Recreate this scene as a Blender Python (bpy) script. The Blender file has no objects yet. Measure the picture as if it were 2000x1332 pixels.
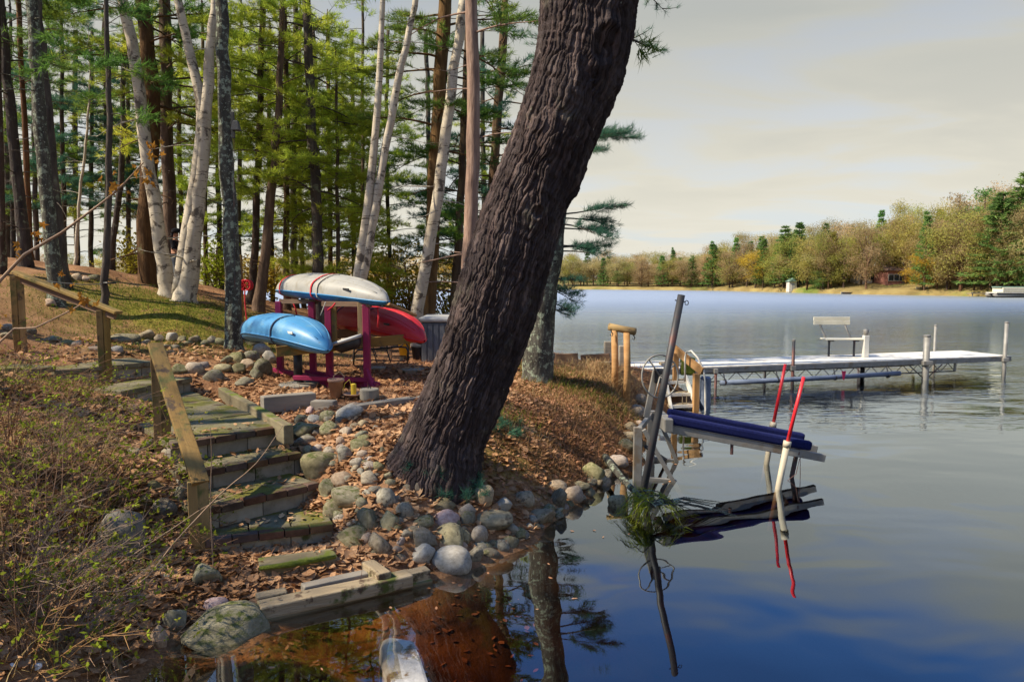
import bpy, bmesh, math, random
import numpy as np
from mathutils import Vector, Matrix, noise
R = math.radians
scene = bpy.context.scene
col = scene.collection
# ------------------------------------------------------------------ camera
F, CX, CY, HORIZON, CAM_H = 1400.0, 1000.0, 666.0, 545.0, 2.4
PITCH = math.atan((CY - HORIZON) / F)
cam = bpy.data.cameras.new('camera'); camo = bpy.data.objects.new('camera', cam); col.objects.link(camo)
cam.sensor_width = 36.0; cam.lens = 36.0 * F / 2000.0; cam.clip_start = 0.05; cam.clip_end = 3000
camo.location = (0, 0, CAM_H); camo.rotation_euler = (R(90) - PITCH, 0, 0)
scene.camera = camo
# ------------------------------------------------------------------ world
SUN_EL, SUN_AZ = R(46), R(-103)          # azimuth measured from +Y towards +X
world = bpy.data.worlds.new('World'); scene.world = world; world.use_nodes = True
wn = world.node_tree; wn.nodes.clear()
def WN(t, **k):
    n = wn.nodes.new(t)
    for a, b in k.items(): setattr(n, a, b)
    return n
def wl(a, b): wn.links.new(a, b)
wout = WN('ShaderNodeOutputWorld'); wbg = WN('ShaderNodeBackground'); wbg.inputs['Strength'].default_value = 0.1
sky = WN('ShaderNodeTexSky', sky_type='NISHITA', sun_disc=False)
sky.sun_elevation = SUN_EL; sky.sun_rotation = SUN_AZ; sky.air_density = 1.0; sky.dust_density = 1.0; sky.ozone_density = 1.6
tc = WN('ShaderNodeTexCoord'); sep = WN('ShaderNodeSeparateXYZ'); wl(tc.outputs['Generated'], sep.inputs[0])
def wmath(op, a, b=None, clamp=False):
    n = WN('ShaderNodeMath', operation=op); n.use_clamp = clamp
    for i, v in enumerate((a, b)):
        if v is None: continue
        if isinstance(v, (int, float)): n.inputs[i].default_value = v
        else: wl(v, n.inputs[i])
    return n.outputs[0]
zc = wmath('ADD', wmath('MAXIMUM', sep.outputs['Z'], 0.0), 0.12)
comb = WN('ShaderNodeCombineXYZ')
wl(wmath('DIVIDE', sep.outputs['X'], zc), comb.inputs[0]); wl(wmath('MULTIPLY', wmath('DIVIDE', sep.outputs['Y'], zc), 1.7), comb.inputs[1])
n1 = WN('ShaderNodeTexNoise'); n1.inputs['Scale'].default_value = 0.8; n1.inputs['Detail'].default_value = 6; n1.inputs['Distortion'].default_value = 0.5
wl(comb.outputs[0], n1.inputs['Vector'])
def wmap(v, a, b, c, d, smooth=True):
    n = WN('ShaderNodeMapRange'); n.interpolation_type = 'SMOOTHSTEP' if smooth else 'LINEAR'
    wl(v, n.inputs[0])
    for i, x in enumerate((a, b, c, d)): n.inputs[i + 1].default_value = x
    return n.outputs[0]
veil = wmap(sep.outputs['Z'], 0.32, 0.52, 1.0, 0.0)         # thin overcast low down, opening to blue overhead
streak = wmap(n1.outputs['Fac'], 0.34, 0.66, -0.25, 0.25)
cover = wmath('ADD', veil, wmath('MULTIPLY', streak, wmap(sep.outputs['Z'], 0.25, 0.5, 0.6, 2.0)), True)
cover = wmath('MAXIMUM', cover, 0.06)
crmp = WN('ShaderNodeValToRGB'); e = crmp.color_ramp.elements
e[0].position = 0.0; e[0].color = (0.47, 0.465, 0.43, 1); e[1].position = 0.5; e[1].color = (0.23, 0.26, 0.29, 1)
for p_, c_ in ((0.06, (0.49, 0.47, 0.405, 1)), (0.14, (0.445, 0.43, 0.37, 1)), (0.23, (0.375, 0.37, 0.33, 1)), (0.35, (0.30, 0.308, 0.29, 1))):
    x = e.new(p_); x.color = c_
wl(wmath('ADD', sep.outputs['Z'], wmath('MULTIPLY', streak, 0.15)), crmp.inputs[0])
cl = WN('ShaderNodeMix', data_type='RGBA', blend_type='MULTIPLY'); cl.inputs[0].default_value = 1
wl(crmp.outputs[0], cl.inputs[6]); cl.inputs[7].default_value = (10.0, 10.0, 10.0, 1)
sk = WN('ShaderNodeMix', data_type='RGBA', blend_type='MULTIPLY'); sk.inputs[0].default_value = 1
wl(sky.outputs[0], sk.inputs[6]); sk.inputs[7].default_value = (0.44, 0.84, 1.34, 1)
mx = WN('ShaderNodeMix', data_type='RGBA'); wl(cover, mx.inputs[0]); wl(sk.outputs[2], mx.inputs[6]); wl(cl.outputs[2], mx.inputs[7])
wl(mx.outputs[2], wbg.inputs['Color']); wl(wbg.outputs[0], wout.inputs[0])
# ------------------------------------------------------------------ sun
sd = bpy.data.lights.new('sun', 'SUN'); sd.energy = 5.0; sd.angle = R(0.6); sd.color = (1.0, 0.87, 0.66)
so = bpy.data.objects.new('sun', sd); col.objects.link(so)
tosun = Vector((math.sin(SUN_AZ) * math.cos(SUN_EL), math.cos(SUN_AZ) * math.cos(SUN_EL), math.sin(SUN_EL)))
so.rotation_euler = (-tosun).to_track_quat('-Z', 'Y').to_euler(); so.location = (-30, 0, 40)
scene.view_settings.view_transform = 'Standard'; scene.view_settings.look = 'None'
scene.view_settings.exposure = 0.74; scene.view_settings.gamma = 1.0; scene.view_settings.use_curve_mapping = False
cy = scene.cycles
cy.max_bounces = 7; cy.diffuse_bounces = 3; cy.glossy_bounces = 3; cy.transmission_bounces = 5; cy.transparent_max_bounces = 10
cy.caustics_reflective = False; cy.caustics_refractive = False; cy.use_denoising = True; cy.sample_clamp_indirect = 6
# ------------------------------------------------------------------ helpers
UP = np.array([0, math.sin(PITCH), math.cos(PITCH)]); FWD = np.array([0, math.cos(PITCH), -math.sin(PITCH)])
def ray(px, py): return np.array([1.0, 0, 0]) * ((px - CX) / F) + UP * ((CY - py) / F) + FWD
def G(px, py, z=0.0):
    d = ray(px, py); t = (z - CAM_H) / d[2]; return Vector((d[0] * t, d[1] * t, z))
def D(px, py, Y):
    d = ray(px, py); t = Y / d[1]; return Vector((d[0] * t, Y, CAM_H + d[2] * t))
def props(o, label=None, cat=None, group=None, kind=None):
    if label: o['label'] = label
    if cat: o['category'] = cat
    if group: o['group'] = group
    if kind: o['kind'] = kind
    return o
def link(name, me, mat, parent=None, loc=None, **k):
    if mat is not None and len(me.materials) == 0:
        for m in (mat if isinstance(mat, (list, tuple)) else [mat]): me.materials.append(m)
    o = bpy.data.objects.new(name, me); col.objects.link(o)
    if loc is not None: o.location = loc
    if parent is not None: o.parent = parent
    return props(o, **k)
def thing(name, loc, label, cat, group=None):
    o = bpy.data.objects.new(name, None); col.objects.link(o); o.location = loc; o.empty_display_size = 0.1
    return props(o, label, cat, group)
def npmesh(name, V, Fc, smooth=False):
    V = np.asarray(V, dtype=np.float32).reshape(-1, 3); Fc = np.asarray(Fc, dtype=np.int32); k = Fc.shape[1]; n = len(Fc)
    me = bpy.data.meshes.new(name); me.vertices.add(len(V)); me.vertices.foreach_set('co', V.ravel())
    me.loops.add(n * k); me.loops.foreach_set('vertex_index', Fc.ravel()); me.polygons.add(n)
    me.polygons.foreach_set('loop_start', np.arange(0, n * k, k, dtype=np.int32))
    try: me.polygons.foreach_set('loop_total', np.full(n, k, dtype=np.int32))
    except Exception: pass
    if smooth: me.polygons.foreach_set('use_smooth', np.ones(n, dtype=bool))
    me.update(calc_edges=True); me.validate(); return me
class MB:
    def __init__(s): s.v = []; s.f = []; s.mi = []
    def box(s, c, size, M=None, m=0):
        b = len(s.v); c = Vector(c)
        for dx in (-.5, .5):
            for dy in (-.5, .5):
                for dz in (-.5, .5):
                    p = Vector((dx * size[0], dy * size[1], dz * size[2]))
                    s.v.append(tuple(c + (M @ p if M else p)))
        for q in ((0, 1, 3, 2), (4, 6, 7, 5), (0, 4, 5, 1), (2, 3, 7, 6), (0, 2, 6, 4), (1, 5, 7, 3)):
            s.f.append(tuple(b + i for i in q)); s.mi.append(m)
        return s
    def beam(s, p0, p1, w, h, m=0, up=(0, 0, 1)):
        p0 = Vector(p0); p1 = Vector(p1); M = frame(p1 - p0, up)
        return s.box((p0 + p1) / 2, ((p1 - p0).length, w, h), M, m)
    def tube(s, pts, rad, n=6, caps=True, m=0):
        pts = np.array([tuple(p) for p in pts], float); k = len(pts)
        if np.isscalar(rad): rad = [rad] * k
        tan = np.gradient(pts, axis=0); tan /= (np.linalg.norm(tan, axis=1)[:, None] + 1e-9)
        ref = np.array([0.12, 0.2, 1.0]) if abs(tan[0][2]) < 0.9 else np.array([1.0, 0.1, 0.0])
        b = len(s.v); an = np.arange(n) * 2 * math.pi / n; ca = np.cos(an)[:, None]; sa = np.sin(an)[:, None]
        for i in range(k):
            a = np.cross(tan[i], ref); a /= np.linalg.norm(a) + 1e-9; c = np.cross(tan[i], a)
            s.v.extend(map(tuple, pts[i] + rad[i] * (ca * a + sa * c)))
        for i in range(k - 1):
            for j in range(n):
                j2 = (j + 1) % n; s.f.append((b + i * n + j, b + i * n + j2, b + (i + 1) * n + j2, b + (i + 1) * n + j)); s.mi.append(m)
        if caps:
            s.f.append(tuple(b + j for j in range(n))[::-1]); s.f.append(tuple(b + (k - 1) * n + j for j in range(n))); s.mi += [m, m]
        return s
    def lathe(s, prof, c=(0, 0, 0), n=20, m=0):
        b = len(s.v); k = len(prof)
        for r, z in prof:
            for j in range(n):
                a = 2 * math.pi * j / n; s.v.append((c[0] + r * math.cos(a), c[1] + r * math.sin(a), c[2] + z))
        for i in range(k - 1):
            for j in range(n):
                j2 = (j + 1) % n; s.f.append((b + i * n + j, b + i * n + j2, b + (i + 1) * n + j2, b + (i + 1) * n + j)); s.mi.append(m)
        s.f.append(tuple(b + j for j in range(n))[::-1]); s.f.append(tuple(b + (k - 1) * n + j for j in range(n))); s.mi += [m, m]
        return s
    def loft(s, rings, closed=True, caps=True, m=0):
        b = len(s.v); n = len(rings[0])
        for r in rings: s.v.extend(tuple(p) for p in r)
        for i in range(len(rings) - 1):
            for j in range(n if closed else n - 1):
                j2 = (j + 1) % n; s.f.append((b + i * n + j, b + i * n + j2, b + (i + 1) * n + j2, b + (i + 1) * n + j)); s.mi.append(m)
        if caps: s.f.append(tuple(b + j for j in range(n))[::-1]); s.f.append(tuple(b + (len(rings) - 1) * n + j for j in range(n))); s.mi += [m, m]
        return s
    def prism(s, poly, z0, z1, m=0):
        return s.loft([[(x, y, z0) for x, y in poly], [(x, y, z1) for x, y in poly]], m=m)
    def mesh(s, name, smooth=False, off=None):
        me = bpy.data.meshes.new(name)
        v = s.v if off is None else [(a - off[0], b - off[1], c - off[2]) for a, b, c in s.v]
        me.from_pydata(v, [], s.f)
        bm = bmesh.new(); bm.from_mesh(me); bmesh.ops.recalc_face_normals(bm, faces=bm.faces); bm.to_mesh(me); bm.free()
        for p, i in zip(me.polygons, s.mi): p.material_index = i; p.use_smooth = smooth
        return me
    def build(s, name, mat, parent=None, smooth=False, bevel=0, **k):
        off = tuple(parent_world(parent)) if parent is not None else None
        me = s.mesh(name, smooth, off); o = link(name, me, mat, parent, **k)
        if bevel: bev(o, bevel)
        return o
def parent_world(p):
    v = Vector((0, 0, 0))
    while p is not None: v += p.location; p = p.parent
    return v
def bev(o, w, seg=2):
    b = o.modifiers.new('bevel', 'BEVEL'); b.width = w; b.segments = seg; b.limit_method = 'ANGLE'; return o
def frame(d, up=(0, 0, 1)):
    x = Vector(d).normalized(); u = Vector(up)
    if abs(x.dot(u)) > 0.98: u = Vector((0, 1, 0))
    y = u.cross(x).normalized(); z = x.cross(y); return Matrix((x, y, z)).transposed()
def beam_obj(name, p0, p1, w, h, mat, parent=None, bevel=0.006, up=(0, 0, 1), warp=0.0, seed=0, **k):
    """a beam whose local X runs along it (so that grain follows it)"""
    p0 = Vector(p0); p1 = Vector(p1); L = (p1 - p0).length; rg = random.Random(seed + int(L * 1000)); mb = MB(); rings = []
    n = max(2, int(L / 0.25)) if warp else 2
    for i in range(n):
        x = -L / 2 + L * i / (n - 1); dy, dz = (rg.uniform(-warp, warp), rg.uniform(-warp, warp)) if warp else (0, 0)
        rings.append([(x, -w / 2 + dy, -h / 2 + dz), (x, w / 2 + dy, -h / 2 + dz), (x, w / 2 + dy, h / 2 + dz), (x, -w / 2 + dy, h / 2 + dz)])
    mb.loft(rings); me = mb.mesh(name); o = link(name, me, mat, parent, **k)
    c = (p0 + p1) / 2 - (parent_world(parent) if parent is not None else Vector((0, 0, 0)))
    o.matrix_local = Matrix.Translation(c) @ frame(p1 - p0, up).to_4x4()
    if bevel: bev(o, bevel)
    return o
def spline(pts, n):
    pts = [Vector(p) for p in pts]; P = [pts[0] * 2 - pts[1]] + pts + [pts[-1] * 2 - pts[-2]]; out = []
    m = len(pts) - 1
    for i in range(n):
        t = i / (n - 1) * m; k = min(int(t), m - 1); t -= k; a, b, c, d = P[k:k + 4]
        out.append(0.5 * ((2 * b) + (c - a) * t + (2 * a - 5 * b + 4 * c - d) * t * t + (3 * b - a - 3 * c + d) * t ** 3))
    return out
# ------------------------------------------------------------------ materials
MATS = {}
def ramp(nt, fac, stops, interp='LINEAR'):
    n = nt.nodes.new('ShaderNodeValToRGB'); n.color_ramp.interpolation = interp; e = n.color_ramp.elements
    e[0].position, e[0].color = stops[0][0], (*stops[0][1], 1); e[1].position, e[1].color = stops[-1][0], (*stops[-1][1], 1)
    for p, c in stops[1:-1]: x = e.new(p); x.color = (*c, 1)
    nt.links.new(fac, n.inputs[0]); return n.outputs[0]
def mixc(nt, fac, a, b, blend='MIX'):
    n = nt.nodes.new('ShaderNodeMix'); n.data_type = 'RGBA'; n.blend_type = blend
    for i, v in ((0, fac), (6, a), (7, b)):
        if isinstance(v, (int, float)): n.inputs[i].default_value = v
        elif isinstance(v, tuple): n.inputs[i].default_value = (*v, 1)
        else: nt.links.new(v, n.inputs[i])
    return n.outputs[2]
def nmath(nt, op, a, b=0.0, clamp=False):
    n = nt.nodes.new('ShaderNodeMath'); n.operation = op; n.use_clamp = clamp
    for i, v in enumerate((a, b)):
        if isinstance(v, (int, float)): n.inputs[i].default_value = v
        else: nt.links.new(v, n.inputs[i])
    return n.outputs[0]
def maprange(nt, v, a, b, c=0.0, d=1.0):
    n = nt.nodes.new('ShaderNodeMapRange'); n.interpolation_type = 'SMOOTHSTEP'; nt.links.new(v, n.inputs[0])
    for i, x in enumerate((a, b, c, d)): n.inputs[i + 1].default_value = x
    return n.outputs[0]
def tex(nt, coord, scale, stretch=(1, 1, 1), detail=5, rough=0.6, dist=0.0, kind='noise'):
    mp = nt.nodes.new('ShaderNodeMapping'); mp.inputs['Scale'].default_value = stretch; nt.links.new(coord, mp.inputs[0])
    if kind == 'noise':
        n = nt.nodes.new('ShaderNodeTexNoise'); n.inputs['Detail'].default_value = detail; n.inputs['Roughness'].default_value = rough
        n.inputs['Distortion'].default_value = dist
    else: n = nt.nodes.new('ShaderNodeTexVoronoi'); n.feature = kind
    n.inputs['Scale'].default_value = scale; nt.links.new(mp.outputs[0], n.inputs['Vector'])
    return n.outputs['Fac'] if kind == 'noise' else n.outputs['Distance']
def mat(name, stops, scale=4, stretch=(1, 1, 1), detail=6, rough=0.85, bump=0.3, bscale=None, spec=0.25, coord='Object', rand=0.0,
        over=None, metal=0.0, bdist=0.02, dist=0.0, coat=0.0, over2=None):
    """noise-coloured principled material; over = (colour, scale, lo, hi, only on upward faces)"""
    m = bpy.data.materials.new(name); m.use_nodes = True; nt = m.node_tree; b = nt.nodes['Principled BSDF']; MATS[name] = m
    t = nt.nodes.new('ShaderNodeTexCoord'); g = nt.nodes.new('ShaderNodeNewGeometry')
    c = g.outputs['Position'] if coord == 'World' else t.outputs[coord]
    if rand:
        oi = nt.nodes.new('ShaderNodeObjectInfo'); ad = nt.nodes.new('ShaderNodeVectorMath'); ad.operation = 'ADD'
        sc_ = nt.nodes.new('ShaderNodeMath'); sc_.operation = 'MULTIPLY'; sc_.inputs[1].default_value = 37.0
        nt.links.new(oi.outputs['Random'], sc_.inputs[0]); nt.links.new(c, ad.inputs[0]); nt.links.new(sc_.outputs[0], ad.inputs[1]); c = ad.outputs[0]
    f = tex(nt, c, scale, stretch, detail, dist=dist)
    colr = ramp(nt, f, stops)
    if rand:
        hs = nt.nodes.new('ShaderNodeHueSaturation'); nt.links.new(colr, hs.inputs['Color'])
        nt.links.new(maprange(nt, oi.outputs['Random'], 0, 1, 1 - rand, 1 + rand), hs.inputs['Value'])
        r2 = nmath(nt, 'FRACT', nmath(nt, 'MULTIPLY', oi.outputs['Random'], 7.31))
        nt.links.new(maprange(nt, r2, 0, 1, 0.5 - rand * 0.05, 0.5 + rand * 0.05), hs.inputs['Hue'])
        r3 = nmath(nt, 'FRACT', nmath(nt, 'MULTIPLY', oi.outputs['Random'], 13.7))
        nt.links.new(maprange(nt, r3, 0, 1, 1 - rand * 1.2, 1 + rand * 1.2), hs.inputs['Saturation']); colr = hs.outputs[0]
    for ov in (over, over2):
        if not ov: continue
        of = maprange(nt, tex(nt, c, ov[1], (1, 1, 1), 5, 0.65), ov[2], ov[3])
        if len(ov) > 4 and ov[4]:
            s2 = nt.nodes.new('ShaderNodeSeparateXYZ'); nt.links.new(g.outputs['Normal'], s2.inputs[0])
            of = nmath(nt, 'MULTIPLY', of, maprange(nt, s2.outputs['Z'], 0.2, 0.8))
        colr = mixc(nt, of, colr, ov[0])
    nt.links.new(colr, b.inputs['Base Color'])
    b.inputs['Roughness'].default_value = rough; b.inputs['Specular IOR Level'].default_value = spec; b.inputs['Metallic'].default_value = metal
    b.inputs['Coat Weight'].default_value = coat
    if bump:
        bp = nt.nodes.new('ShaderNodeBump'); bp.inputs['Strength'].default_value = bump; bp.inputs['Distance'].default_value = bdist
        nt.links.new(tex(nt, c, bscale or scale * 3, stretch, 6, dist=dist), bp.inputs['Height']); nt.links.new(bp.outputs[0], b.inputs['Normal'])
    return m
def leafmat(name, stops, scale=1.2, trans=0.35, rand=0.15, fine=14):
    m = bpy.data.materials.new(name); m.use_nodes = True; nt = m.node_tree; nt.nodes.remove(nt.nodes['Principled BSDF']); MATS[name] = m
    out = nt.nodes['Material Output']; g = nt.nodes.new('ShaderNodeNewGeometry'); oi = nt.nodes.new('ShaderNodeObjectInfo')
    f = tex(nt, g.outputs['Position'], scale, detail=2); f2 = tex(nt, g.outputs['Position'], fine, detail=1)
    f = nmath(nt, 'ADD', nmath(nt, 'MULTIPLY', f, 0.65), nmath(nt, 'MULTIPLY', f2, 0.35))
    c = ramp(nt, f, stops); hs = nt.nodes.new('ShaderNodeHueSaturation'); nt.links.new(c, hs.inputs['Color'])
    nt.links.new(maprange(nt, oi.outputs['Random'], 0, 1, 1 - rand, 1 + rand), hs.inputs['Value'])
    r2 = nmath(nt, 'FRACT', nmath(nt, 'MULTIPLY', oi.outputs['Random'], 9.7)); nt.links.new(maprange(nt, r2, 0, 1, 0.5 - rand * .1, 0.5 + rand * .1), hs.inputs['Hue'])
    d = nt.nodes.new('ShaderNodeBsdfDiffuse'); tr = nt.nodes.new('ShaderNodeBsdfTranslucent'); mx_ = nt.nodes.new('ShaderNodeMixShader'); mx_.inputs[0].default_value = trans
    nt.links.new(hs.outputs[0], d.inputs[0]); nt.links.new(hs.outputs[0], tr.inputs[0]); nt.links.new(d.outputs[0], mx_.inputs[1]); nt.links.new(tr.outputs[0], mx_.inputs[2])
    nt.links.new(mx_.outputs[0], out.inputs[0]); return m
M = MATS
mat('bark_big', [(.3, (.028, .020, .020)), (.5, (.056, .042, .041)), (.7, (.105, .085, .082))], 7, (1, 1, .25), bump=1, bscale=34, bdist=.03, rough=.95, over=((.105, .095, .075), 3, .56, .72), over2=((.20, .20, .16), 14, .66, .72))
def bark_plates():
    nt = M['bark_big'].node_tree; b = nt.nodes['Principled BSDF']; src = b.inputs['Base Color'].links[0].from_socket; a = nt.nodes.new('ShaderNodeAttribute'); a.attribute_name = 'plate'
    c = mixc(nt, 1.0, src, ramp(nt, a.outputs['Fac'], [(0.0, (.62, .58, .58)), (.5, (1.0, .96, .94)), (1.0, (1.75, 1.6, 1.5))]), 'MULTIPLY'); nt.links.new(c, b.inputs['Base Color'])
bark_plates()
mat('bark_dark', [(.3, (.035, .026, .022)), (.55, (.075, .055, .042)), (.75, (.13, .105, .08))], 9, (1, 1, .22), bump=1, bscale=26, bdist=.03, rough=.95, rand=.25, over=((.17, .19, .13), 5, .58, .68))
mat('bark_brown', [(.3, (.06, .035, .022)), (.55, (.125, .075, .045)), (.75, (.21, .135, .085))], 9, (1, 1, .22), bump=1, bscale=26, bdist=.03, rough=.95, rand=.2, over=((.14, .13, .06), 3, .58, .7))
mat('bark_pink', [(.3, (.15, .095, .075)), (.55, (.30, .20, .155)), (.75, (.40, .29, .225))], 10, (1, 1, .2), bump=.8, bscale=30, bdist=.02, rough=.9)
mat('bark_lichen', [(.3, (.035, .032, .028)), (.55, (.085, .08, .065)), (.75, (.14, .135, .11))], 10, (1, 1, .3), bump=1, bscale=30, bdist=.03, rough=.95, rand=.1, over=((.27, .31, .23), 11, .52, .60), over2=((.34, .36, .28), 26, .60, .66))
def birch():
    m = mat('birch', [(.25, (.30, .25, .19)), (.5, (.47, .41, .32)), (.8, (.60, .54, .44))], 5, (1, 1, .6), bump=.35, bscale=14, rough=.75)
    nt = m.node_tree; b = nt.nodes['Principled BSDF']; t = nt.nodes.new('ShaderNodeTexCoord'); src = b.inputs['Base Color'].links[0].from_socket
    a = maprange(nt, tex(nt, t.outputs['Object'], 5.5, (1, 1, 7), 3, .5, .4), .625, .68)
    c = mixc(nt, a, src, (.06, .045, .035))
    a2 = maprange(nt, tex(nt, t.outputs['Object'], 2.6, (1.2, 1.2, 1.1), 5, .65, .6), .535, .60)
    c = mixc(nt, nmath(nt, 'MULTIPLY', a2, .9), c, (.085, .065, .05))
    nt.links.new(c, b.inputs['Base Color'])
birch()
mat('stone_grey', [(.25, (.115, .10, .07)), (.5, (.23, .20, .145)), (.75, (.345, .305, .225))], 3.2, rough=.82, bump=.5, bscale=22, bdist=.02, rand=.28, over=((.09, .10, .035), 5, .58, .7, True), over2=((.085, .065, .045), 2.4, .55, .68))
mat('stone_moss', [(.25, (.10, .09, .055)), (.5, (.20, .18, .115)), (.75, (.31, .28, .19))], 3.2, rough=.9, bump=.5, bscale=22, rand=.2, over=((.075, .09, .02), 4, .48, .62, True))
mat('stone_tan', [(.25, (.20, .15, .11)), (.5, (.34, .265, .20)), (.75, (.46, .38, .30))], 4, rough=.85, bump=.5, bscale=25, rand=.2)
mat('stone_pink', [(.25, (.22, .14, .13)), (.5, (.38, .27, .25)), (.75, (.50, .40, .37))], 4, rough=.85, bump=.4, bscale=25)
mat('stone_white', [(.25, (.20, .18, .15)), (.5, (.335, .31, .265)), (.75, (.45, .42, .365))], 4, rough=.8, bump=.4, bscale=25, over=((.16, .14, .12), 9, .6, .7))
mat('wood_yellow', [(.25, (.13, .085, .035)), (.5, (.25, .165, .065)), (.75, (.36, .25, .105))], 6, (.15, 1, 1), rough=.8, bump=.5, bscale=30, bdist=.01, rand=.1, over=((.10, .11, .035), 3, .50, .66), over2=((.09, .06, .04), 7, .56, .68))
mat('wood_mossy', [(.25, (.085, .07, .04)), (.5, (.17, .14, .085)), (.75, (.26, .225, .145))], 6, (.15, 1, 1), rough=.9, bump=.6, bscale=30, bdist=.015, over=((.12, .145, .02), 3.5, .46, .6, True))
mat('wood_grey', [(.25, (.12, .105, .085)), (.5, (.235, .21, .175)), (.75, (.35, .315, .265))], 6, (.12, 1, 1), rough=.9, bump=.6, bscale=34, bdist=.015, over=((.11, .12, .04), 3, .58, .7, True))
mat('wood_pale', [(.25, (.16, .12, .075)), (.5, (.30, .235, .15)), (.75, (.42, .34, .23))], 6, (.12, 1, 1), rough=.85, bump=.8, bscale=34, bdist=.02, over=((.075, .09, .02), 4, .54, .66), over2=((.09, .06, .04), 9, .55, .66))
mat('wood_orange', [(.25, (.24, .12, .045)), (.5, (.40, .22, .09)), (.75, (.50, .31, .15))], 6, (.15, 1, 1), rough=.8, bump=.5, bscale=30, bdist=.01)
mat('wood_brown', [(.25, (.09, .055, .035)), (.5, (.18, .11, .07)), (.75, (.27, .175, .115))], 6, (.15, 1, 1), rough=.85, bump=.5, bscale=30, bdist=.01)
mat('magenta_paint', [(.3, (.20, .012, .055)), (.7, (.32, .025, .095))], 5, (.3, 1, 1), rough=.6, bump=.2, over=((.12, .06, .05), 9, .62, .7))
mat('concrete', [(.25, (.15, .13, .10)), (.5, (.26, .235, .19)), (.75, (.36, .33, .275))], 5, rough=.9, bump=.4, bscale=60, bdist=.006, rand=.12, over=((.07, .08, .03), 6, .56, .7))
mat('tread', [(.25, (.085, .075, .045)), (.5, (.16, .14, .085)), (.75, (.25, .215, .14))], 5, rough=.92, bump=.5, bscale=40, bdist=.01, coord='World', over=((.115, .11, .018), 2.6, .44, .60, True), over2=((.10, .065, .04), 5, .56, .66))
mat('paver', [(.25, (.05, .032, .022)), (.5, (.10, .062, .044)), (.75, (.16, .105, .075))], 8, rough=.92, bump=.5, bscale=60, bdist=.008, rand=.25, over=((.085, .085, .018), 4, .46, .60, True))
mat('moss', [(.3, (.05, .075, .010)), (.7, (.16, .19, .025))], 14, rough=1, bump=1, bscale=90, bdist=.02)
mat('black_metal', [(.3, (.012, .012, .014)), (.7, (.03, .03, .033))], 8, rough=.5, bump=.05, spec=.4)
mat('steel_dark', [(.3, (.030, .031, .036)), (.7, (.06, .062, .07))], 5, (1, 1, .3), rough=.55, bump=.1, spec=.4, metal=.2, over=((.12, .045, .035), 1.6, .48, .62))
mat('steel_light', [(.3, (.19, .185, .17)), (.7, (.29, .28, .26))], 6, rough=.55, bump=.08, spec=.4, metal=.2, over=((.20, .15, .10), 4, .52, .70))
mat('white_paint', [(.3, (.60, .58, .52)), (.7, (.76, .74, .68))], 3, rough=.6, bump=.08, over=((.42, .38, .31), 3, .52, .72), over2=((.30, .27, .22), 16, .66, .74))
mat('cream_vinyl', [(.3, (.60, .56, .44)), (.7, (.72, .68, .55))], 3, rough=.5, bump=.03)
mat('pvc', [(.3, (.42, .37, .28)), (.7, (.54, .49, .38))], 5, rough=.5, bump=.05, over=((.25, .2, .1), 4, .58, .72))
mat('red_rod', [(.3, (.62, .015, .025)), (.7, (.75, .03, .04))], 5, rough=.4, bump=.02, spec=.5)
mat('blue_carpet', [(.3, (.005, .008, .055)), (.7, (.012, .018, .10))], 40, rough=1, bump=.5, bscale=150, bdist=.006)
mat('blue_vinyl', [(.3, (.10, .13, .20)), (.7, (.17, .21, .30))], 8, rough=.6, bump=.4, bscale=20)
mat('kayak_white', [(.3, (.27, .265, .245)), (.7, (.37, .36, .33))], 2, rough=.5, bump=.06, spec=.35, over=((.24, .22, .18), 6, .5, .72), over2=((.15, .13, .10), 17, .62, .74))
mat('kayak_blue', [(.3, (.04, .19, .40)), (.7, (.075, .27, .50))], 2, rough=.46, bump=.06, spec=.4, over=((.13, .30, .44), 4, .5, .7), over2=((.10, .19, .27), 17, .62, .72))
mat('kayak_deepblue', [(.3, (.02, .16, .36)), (.7, (.04, .23, .46))], 2, rough=.4, bump=.04, spec=.4)
mat('kayak_red', [(.3, (.42, .010, .018)), (.7, (.56, .02, .03))], 2, rough=.46, bump=.06, spec=.4, over=((.55, .13, .11), 4, .55, .75), over2=((.20, .03, .02), 17, .62, .74))
mat('terracotta', [(.3, (.33, .19, .13)), (.7, (.48, .31, .22))], 6, rough=.85, bump=.2)
mat('pot_brown', [(.3, (.10, .055, .04)), (.7, (.17, .10, .07))], 5, rough=.7, bump=.1)
mat('yellow_plastic', [(.3, (.55, .38, .03)), (.7, (.68, .50, .06))], 5, rough=.5, bump=.05)
mat('grey_panel', [(.3, (.10, .11, .12)), (.7, (.155, .165, .18))], 3, rough=.6, bump=.1)
mat('grey_plastic', [(.3, (.33, .33, .33)), (.7, (.44, .44, .43))], 3, rough=.5, bump=.05)
mat('skin', [(.3, (.42, .21, .14)), (.7, (.52, .28, .19))], 6, rough=.6, bump=.05)
mat('cloth_dark', [(.3, (.012, .012, .016)), (.7, (.03, .03, .036))], 10, rough=1, bump=.2)
mat('cloth_grey', [(.3, (.14, .16, .19)), (.7, (.22, .25, .29))], 10, rough=1, bump=.2)
mat('rope', [(.3, (.30, .28, .25)), (.7, (.45, .42, .38))], 40, rough=.9, bump=.2)
mat('strap_red', [(.3, (.45, .02, .03)), (.7, (.58, .04, .05))], 20, rough=.8, bump=.1)
mat('strap_dark', [(.3, (.015, .02, .045)), (.7, (.03, .04, .08))], 20, rough=.8, bump=.1)
mat('twig', [(.3, (.13, .075, .045)), (.7, (.28, .175, .11))], 8, rough=.9, bump=.2, rand=.2)
mat('twig_pale', [(.3, (.26, .17, .11)), (.7, (.40, .28, .19))], 8, rough=.9, bump=.2)
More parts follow.
